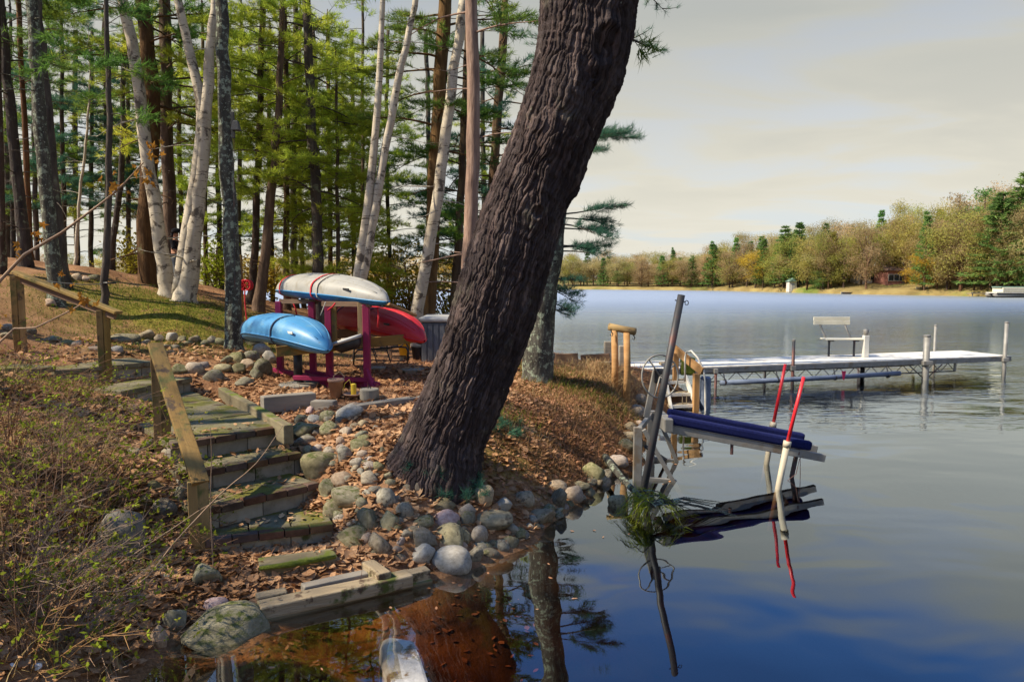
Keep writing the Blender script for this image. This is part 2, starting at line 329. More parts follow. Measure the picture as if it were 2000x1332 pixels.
mat('roof_brown', [(.3, (.11, .07, .055)), (.7, (.18, .12, .10))], 2, rough=.9)
mat('wall_red', [(.3, (.24, .10, .08)), (.7, (.32, .15, .12))], 2, rough=.9)
mat('wall_white', [(.3, (.60, .56, .50)), (.7, (.72, .68, .62))], 2, rough=.8)
mat('window_glass', [(.3, (.03, .035, .04)), (.7, (.05, .06, .07))], 2, rough=.08, bump=0, spec=.6)
mat('roof_green', [(.3, (.16, .26, .22)), (.7, (.24, .36, .30))], 2, rough=.8)
mat('paper', [(.3, (.66, .66, .66)), (.7, (.80, .80, .80))], 9, rough=.8, bump=.3)
leafmat('needle', [(.28, (.045, .11, .04)), (.5, (.15, .26, .05)), (.72, (.36, .44, .07))], .55, .55, .15)
leafmat('needle_light', [(.28, (.16, .25, .035)), (.5, (.42, .50, .06)), (.72, (.68, .68, .10))], .55, .6, .12)
leafmat('needle_teal', [(.28, (.030, .095, .075)), (.5, (.07, .18, .12)), (.72, (.16, .29, .14))], .7, .35, .1)
leafmat('leaf_green', [(.3, (.17, .22, .02)), (.7, (.40, .44, .05))], 3, .5, .15)
leafmat('leaf_orange', [(.3, (.34, .15, .025)), (.7, (.52, .28, .05))], 4, .4, .1)
leafmat('leaf_gold', [(.3, (.20, .15, .02)), (.7, (.40, .32, .05))], 1.0, .4, .15)
leafmat('leaf_dead', [(.25, (.16, .075, .035)), (.5, (.38, .205, .11)), (.75, (.60, .40, .24))], 2.0, .15, .1, 55)
leafmat('needle_dead', [(.25, (.12, .055, .028)), (.5, (.27, .14, .07)), (.75, (.42, .25, .13))], 2.0, .1, .1, 60)
leafmat('grass_dry', [(.25, (.22, .135, .06)), (.5, (.40, .27, .13)), (.75, (.55, .41, .22))], 1.2, .25, .1, 20)
leafmat('grass_green', [(.25, (.05, .085, .015)), (.5, (.11, .15, .025)), (.75, (.21, .24, .04))], 1.2, .35, .1, 20)
leafmat('far_tan', [(.28, (.36, .28, .14)), (.5, (.46, .37, .18)), (.72, (.56, .46, .23))], .35, .52, .22, 2)
leafmat('far_olive', [(.28, (.30, .285, .08)), (.5, (.40, .38, .10)), (.72, (.50, .475, .13))], .35, .52, .22, 2)
leafmat('far_gold', [(.28, (.38, .25, .03)), (.5, (.55, .38, .05)), (.72, (.66, .48, .08))], .35, .45, .08, 2)
leafmat('far_green', [(.28, (.07, .15, .05)), (.5, (.15, .28, .08)), (.72, (.28, .42, .11))], .35, .4, .18, 2)
# ------------------------------------------------------------------ terrain
CP = []
def cpx(px, py, z): g = G(px, py, z); CP.append((g.x, g.y, z))
SHORE = [G(*p) for p in ((305, 1332), (365, 1272), (535, 1238), (560, 1200), (840, 1128), (950, 1088), (1080, 1022), (1180, 945), (1225, 880), (1255, 835))]
SHORE += [Vector(p) for p in ((2.15, 12.3, 0), (3.0, 13.2, 0), (3.7, 13.7, 0), (3.6, 14.6, 0), (2.6, 16.0, 0), (1.6, 17.6, 0), (-0.5, 20.0, 0), (-4, 23.6, 0), (-9, 25.6, 0), (-16, 27.5, 0), (-26, 30, 0))]
PRE = [Vector(p) for p in ((-0.6, -4, 0), (-1.1, -1.5, 0), (-1.5, 0.5, 0), (-1.8, 2.4, 0), (-2.05, 3.5, 0))]
SHORE = PRE + SHORE
for i, s in enumerate(SHORE):
    CP.append((s.x, s.y, -0.02))
    a = SHORE[max(i - 1, 0)]; b = SHORE[min(i + 1, len(SHORE) - 1)]; t = (b - a).normalized(); n = Vector((t.y, -t.x, 0))   # to the lake side
    steep = 1.0 if s.y < 9 else 0.7
    for dd, z in ((0.35, -0.18), (1.1, -0.55), (2.5, -1.3), (5.0, -2.1), (9, -2.2)): CP.append((s.x + n.x * dd, s.y + n.y * dd, z * steep * (.45 if s.y < 4.95 else 1)))
for c in ((600, 1120, .07), (700, 1105, .09), (520, 1150, .09), (560, 1060, .10), (480, 1100, .14), (640, 1050, .12), (700, 1050, .2), (780, 1060, .20), (450, 1060, .12), (400, 1090, .18), (860, 1010, .28), (940, 1000, .28),
          (600, 985, .26), (560, 990, .24), (470, 1010, .22), (540, 930, .42), (590, 925, .44), (450, 950, .42), (560, 870, .60), (470, 870, .60), (400, 890, .58), (530, 830, .70), (440, 820, .72), (380, 830, .72), (400, 780, .78), (330, 770, .85),
          (700, 1000, .38), (680, 930, .55), (640, 860, .74), (640, 800, .84), (760, 820, .84), (760, 900, .66), (820, 930, .56), (740, 760, .88),
          (850, 880, .70), (930, 900, .58), (1000, 900, .50), (1050, 930, .33), (1100, 910, .30), (1150, 870, .30), (1190, 830, .38), (1130, 800, .62), (1000, 820, .72), (1200, 770, .58), (1230, 760, .50),
          (1060, 740, .84), (1120, 720, .84), (1180, 735, .76), (1230, 735, .66), (1290, 735, .50),
          (600, 740, .86), (800, 730, .86), (700, 700, .87), (540, 730, .88), (850, 690, .87), (480, 760, .87),
          (460, 700, 1.16), (400, 700, 1.16), (350, 710, 1.15), (510, 690, .98), (430, 740, .98), (260, 690, 1.28), (150, 690, 1.34), (460, 676, 1.24)):
    cpx(*c)
CP += [(1.4, 13.6, .72), (2.4, 13.5, .55), (2.2, 15.0, .55), (0.6, 14.5, .82), (0.4, 16.5, .85), (-1.5, 14.5, .88), (-2.5, 17, .98), (-1.8, 19, 1.05), (-4, 20, 1.2), (-4, 17, 1.05), (-5, 21.6, 1.3), (-7, 21.5, 1.6), (-2, 20.2, .9), (-4.4, 13, 1.05),
       (-9, 22, 2.0), (-12, 22, 2.3), (-18, 24, 2.6), (-24, 24, 3.0), (-24, 12, 3.4), (-24, 0, 3.6), (-14, 2, 3.2), (-9, 2, 2.7), (-14, 14, 2.9), (-14, 8, 3.0),
       (-6.9, 15, 1.92), (-7.3, 15.6, 2.05), (-6.0, 12.7, 1.42), (-6.7, 12.8, 1.50), (-4.9, 12.5, 1.32), (-6.2, 13.8, 1.70), (-4.9, 14.5, 1.45), (-8.5, 13.5, 2.1), (-10, 14.5, 2.5), (-9.5, 16.5, 2.6), (-11, 12, 2.6), (-8.2, 11.5, 1.75), (-5.2, 17, 1.5), (-7, 18.5, 1.8),
       (-7.2, 10.0, 1.42), (-8.2, 9.2, 1.8), (-6.4, 8.4, 1.42), (-5.5, 7.6, 1.25), (-5.0, 6.4, 1.22), (-3.6, 5.6, .82), (-2.95, 5.55, .38), (-3.3, 6.4, .68), (-4.0, 7.4, .85), (-4.7, 8.4, 1.0), (-4.3, 5.0, 1.15), (-3.2, 4.6, .62), (-2.7, 4.5, .32), (-3.0, 3.4, .68), (-4.2, 3.4, 1.25), (-6, 5, 1.9), (-6, 2, 2.0),
       (-3.0, 1.5, .9), (-2.6, -1, .9), (-4.5, 0, 1.6), (-6, -3, 2.2), (-14, -4, 3.2)]
CPA = np.array(CP); XY = CPA[:, :2]
def _k(a, b):
    r2 = ((a[:, None, :] - b[None, :, :]) ** 2).sum(-1); return np.sqrt(r2 + 0.04)
_n = len(CPA); A = np.zeros((_n + 3, _n + 3)); A[:_n, :_n] = _k(XY, XY) - np.eye(_n) * 0.02
A[:_n, _n] = 1; A[:_n, _n + 1:] = XY; A[_n, :_n] = 1; A[_n + 1:, :_n] = XY.T
WGT = np.linalg.solve(A, np.concatenate([CPA[:, 2], np.zeros(3)]))
_rg = np.random.default_rng(3); _wv = _rg.normal(size=(26, 2)); _wv *= (np.exp(_rg.uniform(math.log(1.2), math.log(14), 26)) / np.linalg.norm(_wv, axis=1))[:, None]; _ph = _rg.uniform(0, 6.28, 26)
_am = 0.020 / (1 + 0.28 * np.linalg.norm(_wv, axis=1))
def hgt(x, y):
    x = np.atleast_1d(np.asarray(x, float)); y = np.atleast_1d(np.asarray(y, float)); q = np.stack([x.ravel(), y.ravel()], 1); out = np.empty(len(q))
    for i in range(0, len(q), 20000):
        c = q[i:i + 20000]; out[i:i + 20000] = _k(c, XY) @ WGT[:_n] + WGT[_n] + c @ WGT[_n + 1:]
        out[i:i + 20000] += (np.sin(c @ _wv.T + _ph) * _am).sum(1)
    return np.maximum(out, -2.2).reshape(x.shape)
def hz(x, y): return float(hgt(x, y)[0])
def hit(px, py, t0=2.5, t1=60):
    d = ray(px, py); t = np.concatenate([np.arange(t0, 16, .02), np.arange(16, t1, .08)]); x = d[0] * t; y = d[1] * t; z = CAM_H + d[2] * t
    h = np.maximum(hgt(x, y), 0.0); k = np.nonzero(z < h)[0]
    k = k[0] if len(k) else len(t) - 1
    return Vector((x[k], y[k], max(h[k], -0.02)))
gx = np.arange(-26, 8.01, 0.1); gy = np.arange(-4, 34.01, 0.1); XX, YY = np.meshgrid(gx, gy); ZZ = hgt(XX, YY)
nx, ny = len(gx), len(gy); idx = np.arange(nx * ny).reshape(ny, nx)
quads = np.stack([idx[:-1, :-1], idx[:-1, 1:], idx[1:, 1:], idx[1:, :-1]], -1).reshape(-1, 4)
gme = npmesh('ground', np.stack([XX, YY, ZZ], -1), quads, True)
def blob(x, y, cx, cy, r): return np.exp(-((x - cx) ** 2 + (y - cy) ** 2) / (r * r))
def mossf(x, y):
    return np.clip(blob(x, y, -5.6, 13.8, 1.7) * .9 + blob(x, y, -7.6, 14.2, 1.6) * .8 + blob(x, y, .9, 10.6, 1.0) * .6 + blob(x, y, -6, 11.5, 1.0) * .5 + blob(x, y, -3.6, 5.3, 1.3) * .4 + blob(x, y, -.1, 7.6, .6) * .6 + blob(x, y, 0.3, 12.4, .8) * .5, 0, 1)
at = gme.attributes.new('moss', 'FLOAT', 'POINT'); at.data.foreach_set('value', mossf(XX, YY).ravel().astype(np.float32))
def ground_mat():
    m = bpy.data.materials.new('ground'); m.use_nodes = True; nt = m.node_tree; b = nt.nodes['Principled BSDF']; g = nt.nodes.new('ShaderNodeNewGeometry'); p = g.outputs['Position']
    big = tex(nt, p, 1.1, detail=5); fine = tex(nt, p, 38, detail=5, rough=.75)
    f = nmath(nt, 'ADD', nmath(nt, 'MULTIPLY', big, .5), nmath(nt, 'MULTIPLY', fine, .5))
    c = ramp(nt, f, [(.32, (.075, .036, .018)), (.46, (.21, .105, .052)), (.56, (.33, .18, .095)), (.68, (.46, .28, .155))])
    a = nt.nodes.new('ShaderNodeAttribute'); a.attribute_name = 'moss'
    mf = nmath(nt, 'MULTIPLY', a.outputs['Fac'], maprange(nt, tex(nt, p, 2.6, detail=5, rough=.7), .33, .52), True)
    mc = ramp(nt, fine, [(.3, (.08, .085, .012)), (.7, (.32, .27, .04))]); c = mixc(nt, mf, c, mc)
    s = nt.nodes.new('ShaderNodeSeparateXYZ'); nt.links.new(p, s.inputs[0])
    bed = ramp(nt, tex(nt, p, 2.2, detail=6, rough=.65), [(.38, (.045, .018, .007)), (.5, (.20, .08, .022)), (.66, (.44, .21, .06))])
    bed = mixc(nt, maprange(nt, tex(nt, p, 3.1, detail=4), .60, .68), bed, (.16, .15, .025))
    sand = nmath(nt, 'MULTIPLY', maprange(nt, s.outputs['X'], .3, -1.1), maprange(nt, s.outputs['Y'], 6.2, 5.0)); bed = mixc(nt, sand, ramp(nt, tex(nt, p, 2.2, detail=6), [(.35, (.02, .016, .010)), (.65, (.07, .05, .028))]), bed)
    c = mixc(nt, maprange(nt, s.outputs['Z'], .03, -.06), c, bed)
    nt.links.new(c, b.inputs['Base Color']); b.inputs['Roughness'].default_value = .95; b.inputs['Specular IOR Level'].default_value = .15
    bp = nt.nodes.new('ShaderNodeBump'); bp.inputs['Strength'].default_value = .8; bp.inputs['Distance'].default_value = .03; nt.links.new(fine, bp.inputs['Height']); nt.links.new(bp.outputs[0], b.inputs['Normal'])
    return m
link('ground', gme, ground_mat(), label='wooded bank of brown pine needles and moss sloping to the lake', kind='structure')
# ------------------------------------------------------------------ lake bed and water
mb = MB(); S_ = 420.0; mb.v = [(-S_, -60, -1.9), (S_, -60, -1.9), (S_, 420, -1.9), (-S_, 420, -1.9)]; mb.f = [(0, 1, 2, 3)]; mb.mi = [0]
mat('lake_mud', [(.3, (.02, .015, .008)), (.7, (.05, .036, .018))], .6, rough=1, coord='World')
mb.build('lake_bed', M['lake_mud'], label='dark muddy bottom of the lake', kind='structure')
wm = bpy.data.materials.new('water'); wm.use_nodes = True; nt = wm.node_tree; nt.nodes.clear()
out = nt.nodes.new('ShaderNodeOutputMaterial'); g = nt.nodes.new('ShaderNodeNewGeometry'); p = g.outputs['Position']; s = nt.nodes.new('ShaderNodeSeparateXYZ'); nt.links.new(p, s.inputs[0])
far = maprange(nt, s.outputs['Y'], 9.0, 30.0)
ed = maprange(nt, s.outputs['X'], 2.5, 9.0)
slow = tex(nt, p, .75, (.8, 1.3, 1), 2, .4, .3)
rip = tex(nt, p, 3.6, (.45, 1.35, 1), 2, .5, .8)
chop = tex(nt, p, 4.5, (.45, 1.3, 1), 4, .6, .5)
band = nmath(nt, 'MULTIPLY', maprange(nt, s.outputs['Y'], 9.6, 14.0), maprange(nt, tex(nt, p, .45, (.45, 1, 1), 2), .40, .56))
hh = nmath(nt, 'MULTIPLY', slow, .02)
hh = nmath(nt, 'ADD', hh, nmath(nt, 'MULTIPLY', nmath(nt, 'MULTIPLY', rip, band), .034))
hh = nmath(nt, 'ADD', hh, nmath(nt, 'MULTIPLY', nmath(nt, 'MULTIPLY', chop, far), .04))
bp = nt.nodes.new('ShaderNodeBump'); bp.inputs['Strength'].default_value = 1.0; bp.inputs['Distance'].default_value = 1.0; nt.links.new(hh, bp.inputs['Height'])
fr = nt.nodes.new('ShaderNodeLayerWeight'); fr.inputs['Blend'].default_value = .5; nt.links.new(bp.outputs[0], fr.inputs['Normal']); fr2 = nt.nodes.new('ShaderNodeLayerWeight'); fr2.inputs['Blend'].default_value = .5; fa = nmath(nt, 'ADD', nmath(nt, 'MULTIPLY', fr.outputs['Facing'], .4), nmath(nt, 'MULTIPLY', fr2.outputs['Facing'], .6)); frf = nmath(nt, 'ADD', nmath(nt, 'MULTIPLY', nmath(nt, 'POWER', fa, 2.4), .97), .02, True)
gl = nt.nodes.new('ShaderNodeBsdfGlossy'); nt.links.new(maprange(nt, s.outputs['Y'], 8, 90, .012, .48), gl.inputs['Roughness']); gl.inputs['Color'].default_value = (.86, .94, 1, 1); nt.links.new(bp.outputs[0], gl.inputs['Normal'])
tr = nt.nodes.new('ShaderNodeBsdfTransparent'); tr.inputs[0].default_value = (.92, .88, .80, 1)
ms = nt.nodes.new('ShaderNodeMixShader'); nt.links.new(frf, ms.inputs[0]); nt.links.new(tr.outputs[0], ms.inputs[1]); nt.links.new(gl.outputs[0], ms.inputs[2]); nt.links.new(ms.outputs[0], out.inputs['Surface'])
va = nt.nodes.new('ShaderNodeVolumeAbsorption'); va.inputs['Color'].default_value = (.55, .27, .07, 1); va.inputs['Density'].default_value = 2.0; nt.links.new(va.outputs[0], out.inputs['Volume'])
wi = bpy.data.materials.new('water_side'); wi.use_nodes = True; nt = wi.node_tree; nt.nodes.clear(); out = nt.nodes.new('ShaderNodeOutputMaterial'); tr = nt.nodes.new('ShaderNodeBsdfTransparent'); nt.links.new(tr.outputs[0], out.inputs['Surface'])
mb = MB(); mb.box((0, 179, -1.2), (2 * S_ - 4, 474, 2.4)); me = mb.mesh('water')
o = link('lake_water', me, wm, label='calm lake water, glassy near the bank and rippled farther out', kind='structure')
# ------------------------------------------------------------------ far shore
FS = [(-200, 170), (-90, 168), (-40, 166)] + [(G(px, py, 0).x, G(px, py, 0).y) for px, py in ((1100, 565.2), (1250, 566.5), (1400, 568), (1520, 571), (1600, 573.5), (1720, 576), (1850, 578), (1950, 580), (2010, 581.5), (2200, 586))] + [(130, 80), (220, 76)]
FS = sorted(FS); fsx = np.array([a for a, b in FS]); fsy = np.array([b for a, b in FS])
def fshore(x): return np.interp(x, fsx, fsy)
def fhill(x, d):        # ground height d metres behind the far waterline
    rise = np.interp(x, [-200, -60, 10, 35, 60, 90, 200], [.02, .02, .03, .05, .10, .14, .14])
    return -0.5 + np.minimum(d, 2.0) * .55 + np.minimum(np.maximum(d - 2, 0), 34) * rise
xs = np.linspace(-210, 215, 171); ds = np.concatenate([[-6, -1, 0, .5, 1, 2], np.linspace(4, 160, 40)])
FX, FD = np.meshgrid(xs, ds); fme = npmesh('far_shore', np.stack([FX, fshore(FX) + FD, np.where(FD < 0, -.5 + FD * .5, fhill(FX, FD))], -1), (lambda i: np.stack([i[:-1, :-1], i[:-1, 1:], i[1:, 1:], i[1:, :-1]], -1).reshape(-1, 4))(np.arange(len(xs) * len(ds)).reshape(len(ds), len(xs))), True)
mat('far_ground', [(.3, (.11, .085, .03)), (.5, (.24, .18, .07)), (.7, (.32, .27, .10))], .25, rough=1, coord='World', bump=.3, over=((.12, .16, .03), .06, .5, .6))
link('far_shore', fme, M['far_ground'], label='low far shore of grass and leaf litter across the lake', kind='structure')
# ------------------------------------------------------------------ trees
def needles(P, Dr, k, L, w, spread, rng):
    """k thin triangles around each tuft point"""
    P = np.asarray(P, float); Dr = np.asarray(Dr, float); n = len(P)
    d = Dr[:, None, :] + spread * rng.normal(size=(n, k, 3)); d /= np.linalg.norm(d, axis=2)[:, :, None] + 1e-9
    r = rng.normal(size=(n, k, 3)); s = np.cross(d, r); s /= np.linalg.norm(s, axis=2)[:, :, None] + 1e-9
    l = L * rng.uniform(.65, 1.15, size=(n, k, 1)); p = P[:, None, :] + rng.normal(size=(n, k, 3)) * L * .12
    V = np.stack([p + s * w / 2, p - s * w / 2, p + d * l], 2).reshape(-1, 3)
    return V, np.arange(len(V)).reshape(-1, 3)
def smooth_r(h, H, r0, r1, flare):
    return r1 + (r0 - r1) * (1 - h / H) ** 0.9 + flare * math.exp(-h / 0.35)
class Limbs:
    """limbs and needle tufts grown on a trunk path"""
    def __init__(s, seed): s.rng = np.random.default_rng(seed); s.P = []; s.D = []
    def branch(s, mb, p, az, L, rise, droop, r, tufts=1.0, start=.3, twig=.45, gap=.16):
        rng = s.rng; n = 7; q = Vector(p); pts = [q.copy()]; el = rise; a = az
        for i in range(n - 1):
            el += (-droop + rng.normal() * .05) if i < n * .6 else (droop * .9 + rng.normal() * .06)
            a += rng.normal() * .07; st = L / (n - 1)
            q = q + Vector((math.cos(a) * math.cos(el), math.sin(a) * math.cos(el), math.sin(el))) * st; pts.append(q.copy())
        mb.tube(pts, [r * (1 - .85 * i / (n - 1)) for i in range(n)], 4, False)
        if tufts <= 0:
            for t in np.linspace(.3, .95, max(2, int(L / .35))):
                i = min(int(t * (n - 1)), n - 2); b = pts[i].lerp(pts[i + 1], t * (n - 1) - i); aa = a + rng.choice([-1, 1]) * rng.uniform(.5, 1.1); tl = L * rng.uniform(.12, .35)
                mb.tube([b, b + Vector((math.cos(aa) * tl, math.sin(aa) * tl, rng.normal() * .15 * tl))], [r * .3, r * .12], 3, False)
            return
        m = max(3, int(L * (1 - start) / gap))
        for j in range(m):
            t = start + (1 - start) * (j + rng.uniform(0, 1)) / m; i = min(int(t * (n - 1)), n - 2); b = pts[i].lerp(pts[i + 1], t * (n - 1) - i)
            dirb = (pts[i + 1] - pts[i]).normalized(); ang = math.atan2(dirb.y, dirb.x) + rng.choice([-1, 1]) * rng.uniform(.45, 1.05)
            tl = L * twig * (1.15 - t) * rng.uniform(.6, 1.1) + .1; dz = rng.normal() * .12 + .08
            td = Vector((math.cos(ang), math.sin(ang), dz)).normalized(); e_ = b + td * tl
            mb.tube([b, b + td * tl * .5 + Vector((0, 0, -.01)), e_], [r * .28, r * .2, r * .1], 3, False)
            kk = max(2, int(tl / .11 * tufts))
            for u in np.linspace(.35, 1, kk):
                s.P.append(tuple(b + td * tl * u)); s.D.append(tuple(td * .8 + Vector((0, 0, .35)) + Vector(rng.normal(size=3)) * .25))
        for u in (.8, .9, 1.0):
            i = min(int(u * (n - 1)), n - 2); s.P.append(tuple(pts[i].lerp(pts[i + 1], u * (n - 1) - i))); s.D.append(tuple((pts[-1] - pts[-2]).normalized()))
def forest_tree(name, Y, pix, w0, w1, bark, label, cat='pine tree', group=None, extra=None, H=13.0, seed=0, low=None, crown=None, dead=0, needle='needle', tuft=(14, .17, .013), flare=.06, top_r=.35, sides=12, crown_len=2.0, lean=.5, gapc=.12, stem2=None):
    """trunk through pixel points at depth Y; low / crown = (h0, h1, number, length) of needled limbs above the base"""
    rng = np.random.default_rng(seed + 11); rr = random.Random(seed)
    def path_of(pix):
        pts = [D(px, py, Y) for px, py in pix][::-1]           # base first
        d = (pts[0] - pts[1]); d = d / max(-d.z, .05); d.x = max(-.5, min(.5, d.x)); d.z = -1.0; d.y = 0
        b = pts[0].copy()
        for _ in range(60):
            if b.z < hz(b.x, b.y) - .12: break
            b += d * .06
        else: pass
        while b.z < hz(b.x, b.y) - .35: b -= d * .06
        if (b - pts[0]).length > .1: pts = [b] + pts
        else: pts[0] = b
        return pts
    pts = path_of(pix); base = pts[0].copy(); ztop = pts[-1].z
    if ztop - base.z < H:
        d = pts[-1] - pts[-2]; d = d / max(d.z, .1); d.x *= lean; d.y = 0; d.z = 1; k = H - (ztop - base.z)
        pts += [pts[-1] + d * k * .5, pts[-1] + d * k * .5 + Vector((d.x * .3, 0, 1)).normalized() * k * .5]
    n = 34; sp = spline(pts, n); zs = np.array([p.z for p in sp]); L_ = zs[-1] - zs[0]; t_in = (ztop - base.z)
    pxm = Y / F * (.86 if bark == 'birch' else 1)
    def rad(h):
        f = h / max(t_in, .1); r = (w1 + (w0 - w1) * min(f, 1.0)) * pxm / 2
        if f > 1: r *= max(.12, 1 - (f - 1) / (L_ / t_in - 1 + 1e-6) * .88)
        return r + flare * math.exp(-h / .28)
    mb = MB(); mb.tube([p + Vector((rr.gauss(0, .012), rr.gauss(0, .012), 0)) for p in sp], [rad(p.z - base.z) * (1 + rr.gauss(0, .025)) for p in sp], sides)
    def at(h):
        z = base.z + h; i = int(np.clip(np.searchsorted(zs, z) - 1, 0, n - 2)); f = (z - zs[i]) / max(zs[i + 1] - zs[i], 1e-6); return sp[i].lerp(sp[i + 1], max(0, min(1, f)))
    root = thing(name, base, label, cat, group); lb = Limbs(seed + 5)
    if stem2:
        p2 = [D(px, py, Y) for px, py in stem2['pix']][::-1]; sp2 = spline(p2, 20); L2 = sp2[-1].z - sp2[0].z
        d = p2[-1] - p2[-2]; d = d / max(d.z, .1); sp2 += [sp2[-1] + d * .8, sp2[-1] + d * 2.0, sp2[-1] + d * 4]
        mb.tube(sp2, [(stem2['w1'] + (stem2['w0'] - stem2['w1']) * min(1, i / 19)) * pxm / 2 * (1 if i < 20 else .5) for i in range(len(sp2))], sides)
    for spec in (low, crown):
        if not spec: continue
        h0, h1, nb, bl = spec[:4]; nb = int(nb * (2.2 if needle == 'needle_light' else 1.8)); bl *= 1.15
        for i in range(nb):
            if h0 + (h1 - h0) * i / nb > 8.2 and i % 5 < 3: continue
            h = h0 + (h1 - h0) * (i + rng.uniform(0, 1)) / nb; az = i * 2.4 + rng.normal() * .5
            top = max(.35, 1 - max(0, (h - h0) / max(h1 - h0, .1)) * .55) if spec is crown else 1
            lb.branch(mb, at(h), az, bl * top * rng.uniform(.65, 1.15), rng.uniform(.0, .35), rng.uniform(.03, .12), max(.008, rad(h) * .22), 1.25, gap=gapc if h < 8.2 else .34)
    for i in range(dead):
        h = rng.uniform(.9, min(7.5, L_ * .6)); lb.branch(mb, at(h), rng.uniform(0, 6.28), rng.uniform(.4, 1.5), rng.uniform(-.2, .4), rng.uniform(.0, .08), max(.006, rad(h) * .13), 0)
    if extra: extra(mb, lb, at, rad, base)
    mb.build('trunk', M[bark], root, smooth=True)
    if lb.P:
        V, Fc = needles(lb.P, lb.D, tuft[0], tuft[1], tuft[2], .55, rng); link('crown', npmesh('crown', V - np.array(base), Fc), M[needle], root)
    return root
rr0 = random.Random(4)
forest_tree('pine_tree', 14, [(-6, 0), (4, 500)], 9, 12, 'bark_dark', 'slim black pine trunk with bare dead twigs, outermost of the hillside pines', seed=1, dead=14, crown=(7, 12, 14, 1.6), low=(4.4, 7, 4, 1.2))
forest_tree('pine_tree', 15.6, [(2, 0), (25, 250), (50, 505)], 14, 24, 'bark_dark', 'dark lichen-spotted pine leaning over the hilltop beside a slim red trunk', seed=2, dead=22, crown=(6, 13, 16, 1.9), low=(3.5, 6, 5, 1.4))
forest_tree('pine_tree', 17, [(37, 0), (60, 490)], 9, 11, 'bark_brown', 'slim reddish pine trunk between the dark hilltop pine and the grey one', seed=3, dead=16, crown=(6, 12, 14, 1.6), low=(4, 6, 4, 1.2))
forest_tree('pine_tree', 13, [(62, 0), (80, 250), (108, 560)], 20, 27, 'bark_lichen', 'grey-green lichened trunk behind the upper handrail, slimmer twin behind it', 'tree', seed=4, dead=8, crown=(6.5, 13, 14, 1.9))
forest_tree('pine_tree', 14, [(74, 0), (97, 280), (122, 520)], 15, 21, 'bark_dark', 'brown slimmer trunk close behind the grey-green lichened trunk', 'tree', seed=5, dead=12, crown=(6.5, 12, 12, 1.8))
forest_tree('birch_sapling', 19, [(172, 235), (154, 400), (148, 520)], 5, 8, 'birch', 'thin pale birch sapling among the hillside pines', 'birch tree', seed=6, H=6.5, dead=9, flare=.01)
forest_tree('pine_tree', 11.6, [(206, -10), (214, 250), (208, 480), (205, 600)], 8, 15, 'bark_dark', 'slender black trunk right behind the upper handrail post, wearing a strap', 'tree', seed=7, dead=10, crown=(5.5, 11, 12, 1.5), low=(3.6, 5.6, 4, 1.0))
forest_tree('pine_tree', 20, [(242, 100), (236, 350), (224, 440), (216, 530)], 9, 12, 'bark_dark', 'crooked dark sapling trunk bending low beside the leaning birch', 'tree', seed=8, dead=16, H=9, crown=(4.5, 9, 12, 1.7))
forest_tree('birch_tree', 15.3, [(240, -10), (262, 110), (285, 290), (316, 480), (327, 565)], 22, 33, 'birch', 'single white birch leaning away from the double birch on the mossy rise', 'birch tree', seed=9, H=12, dead=6, flare=.1)
forest_tree('pine_tree', 16.6, [(277, -10), (298, 200), (286, 400), (291, 560)], 24, 36, 'bark_brown', 'thick reddish-brown pine behind the single leaning birch', seed=10, dead=14, crown=(6, 13, 16, 2.1), low=(4, 6, 4, 1.5))
forest_tree('pine_tree', 18.2, [(321, -10), (325, 200), (332, 430), (336, 540)], 20, 25, 'bark_brown', 'olive-brown pine trunk between the two white birches', seed=11, dead=12, crown=(5, 13, 18, 2.0), low=(3.5, 5.5, 5, 1.6), needle='needle_light')
forest_tree('birch_tree', 15, [(420, -10), (410, 110), (399, 250), (385, 400), (370, 520), (361, 588)], 17, 42, 'birch', 'double-stemmed white birch hiding the person on the mossy rise', 'birch tree', seed=12, H=12, dead=6, flare=.14,
            stem2=dict(pix=[(345, -10), (372, 110), (394, 215), (386, 330), (364, 470), (350, 575)], w0=17, w1=34))
tm = forest_tree('pine_tree', G(458, 678, 1.25).y, [(432, -10), (440, 250), (450, 450), (457, 665)], 22, 32, 'bark_lichen', 'straight grey trunk with lichen and a flood lamp, beside the blue kayak', 'tree', seed=13, H=12, dead=5, crown=(7, 12, 8, 1.6), flare=.05)
forest_tree('pine_tree', 17.5, [(513, 20), (506, 250), (498, 480), (490, 600)], 11, 15, 'bark_dark', 'slim blue-grey pine trunk just beyond the hose reel', seed=14, dead=14, crown=(5, 12, 16, 1.8), low=(3.4, 5.4, 5, 1.3), needle='needle_light')
forest_tree('pine_tree', 16.4, [(550, 60), (538, 300), (521, 470), (505, 600)], 11, 22, 'bark_brown', 'leaning reddish pine trunk beside the hose reel', seed=15, dead=12, crown=(5, 12, 16, 1.8), low=(3.0, 5, 6, 1.4), needle='needle_light')
forest_tree('pine_tree', 18.5, [(556, 40), (562, 300), (558, 480), (560, 560)], 9, 13, 'bark_brown', 'slim brown pine trunk above the far end of the white kayak', seed=16, dead=12, crown=(5, 12, 16, 1.9), low=(2.6, 5, 8, 1.5), needle='needle_light')
forest_tree('pine_tree', 20, [(577, 40), (573, 300), (575, 520)], 10, 14, 'bark_dark', 'slim dark pine behind the white kayak with low green boughs', seed=17, dead=10, crown=(5, 12, 16, 2.0), low=(2.4, 5, 8, 1.6), needle='needle_light')
forest_tree('pine_tree', 17, [(600, 30), (608, 230), (617, 400), (622, 545)], 16, 23, 'bark_dark', 'sturdy dark pine rising behind the middle of the white kayak', seed=18, dead=12, crown=(4.8, 13, 20, 2.2), low=(2.8, 4.8, 5, 1.5), needle='needle_light')
forest_tree('pine_tree', 21, [(708, -10), (708, 520)], 5, 8, 'bark_brown', 'thin pine pole between the dark pine and the twin white birches', seed=19, dead=10, H=11, crown=(3.0, 11, 26, 1.6), needle='needle_light')
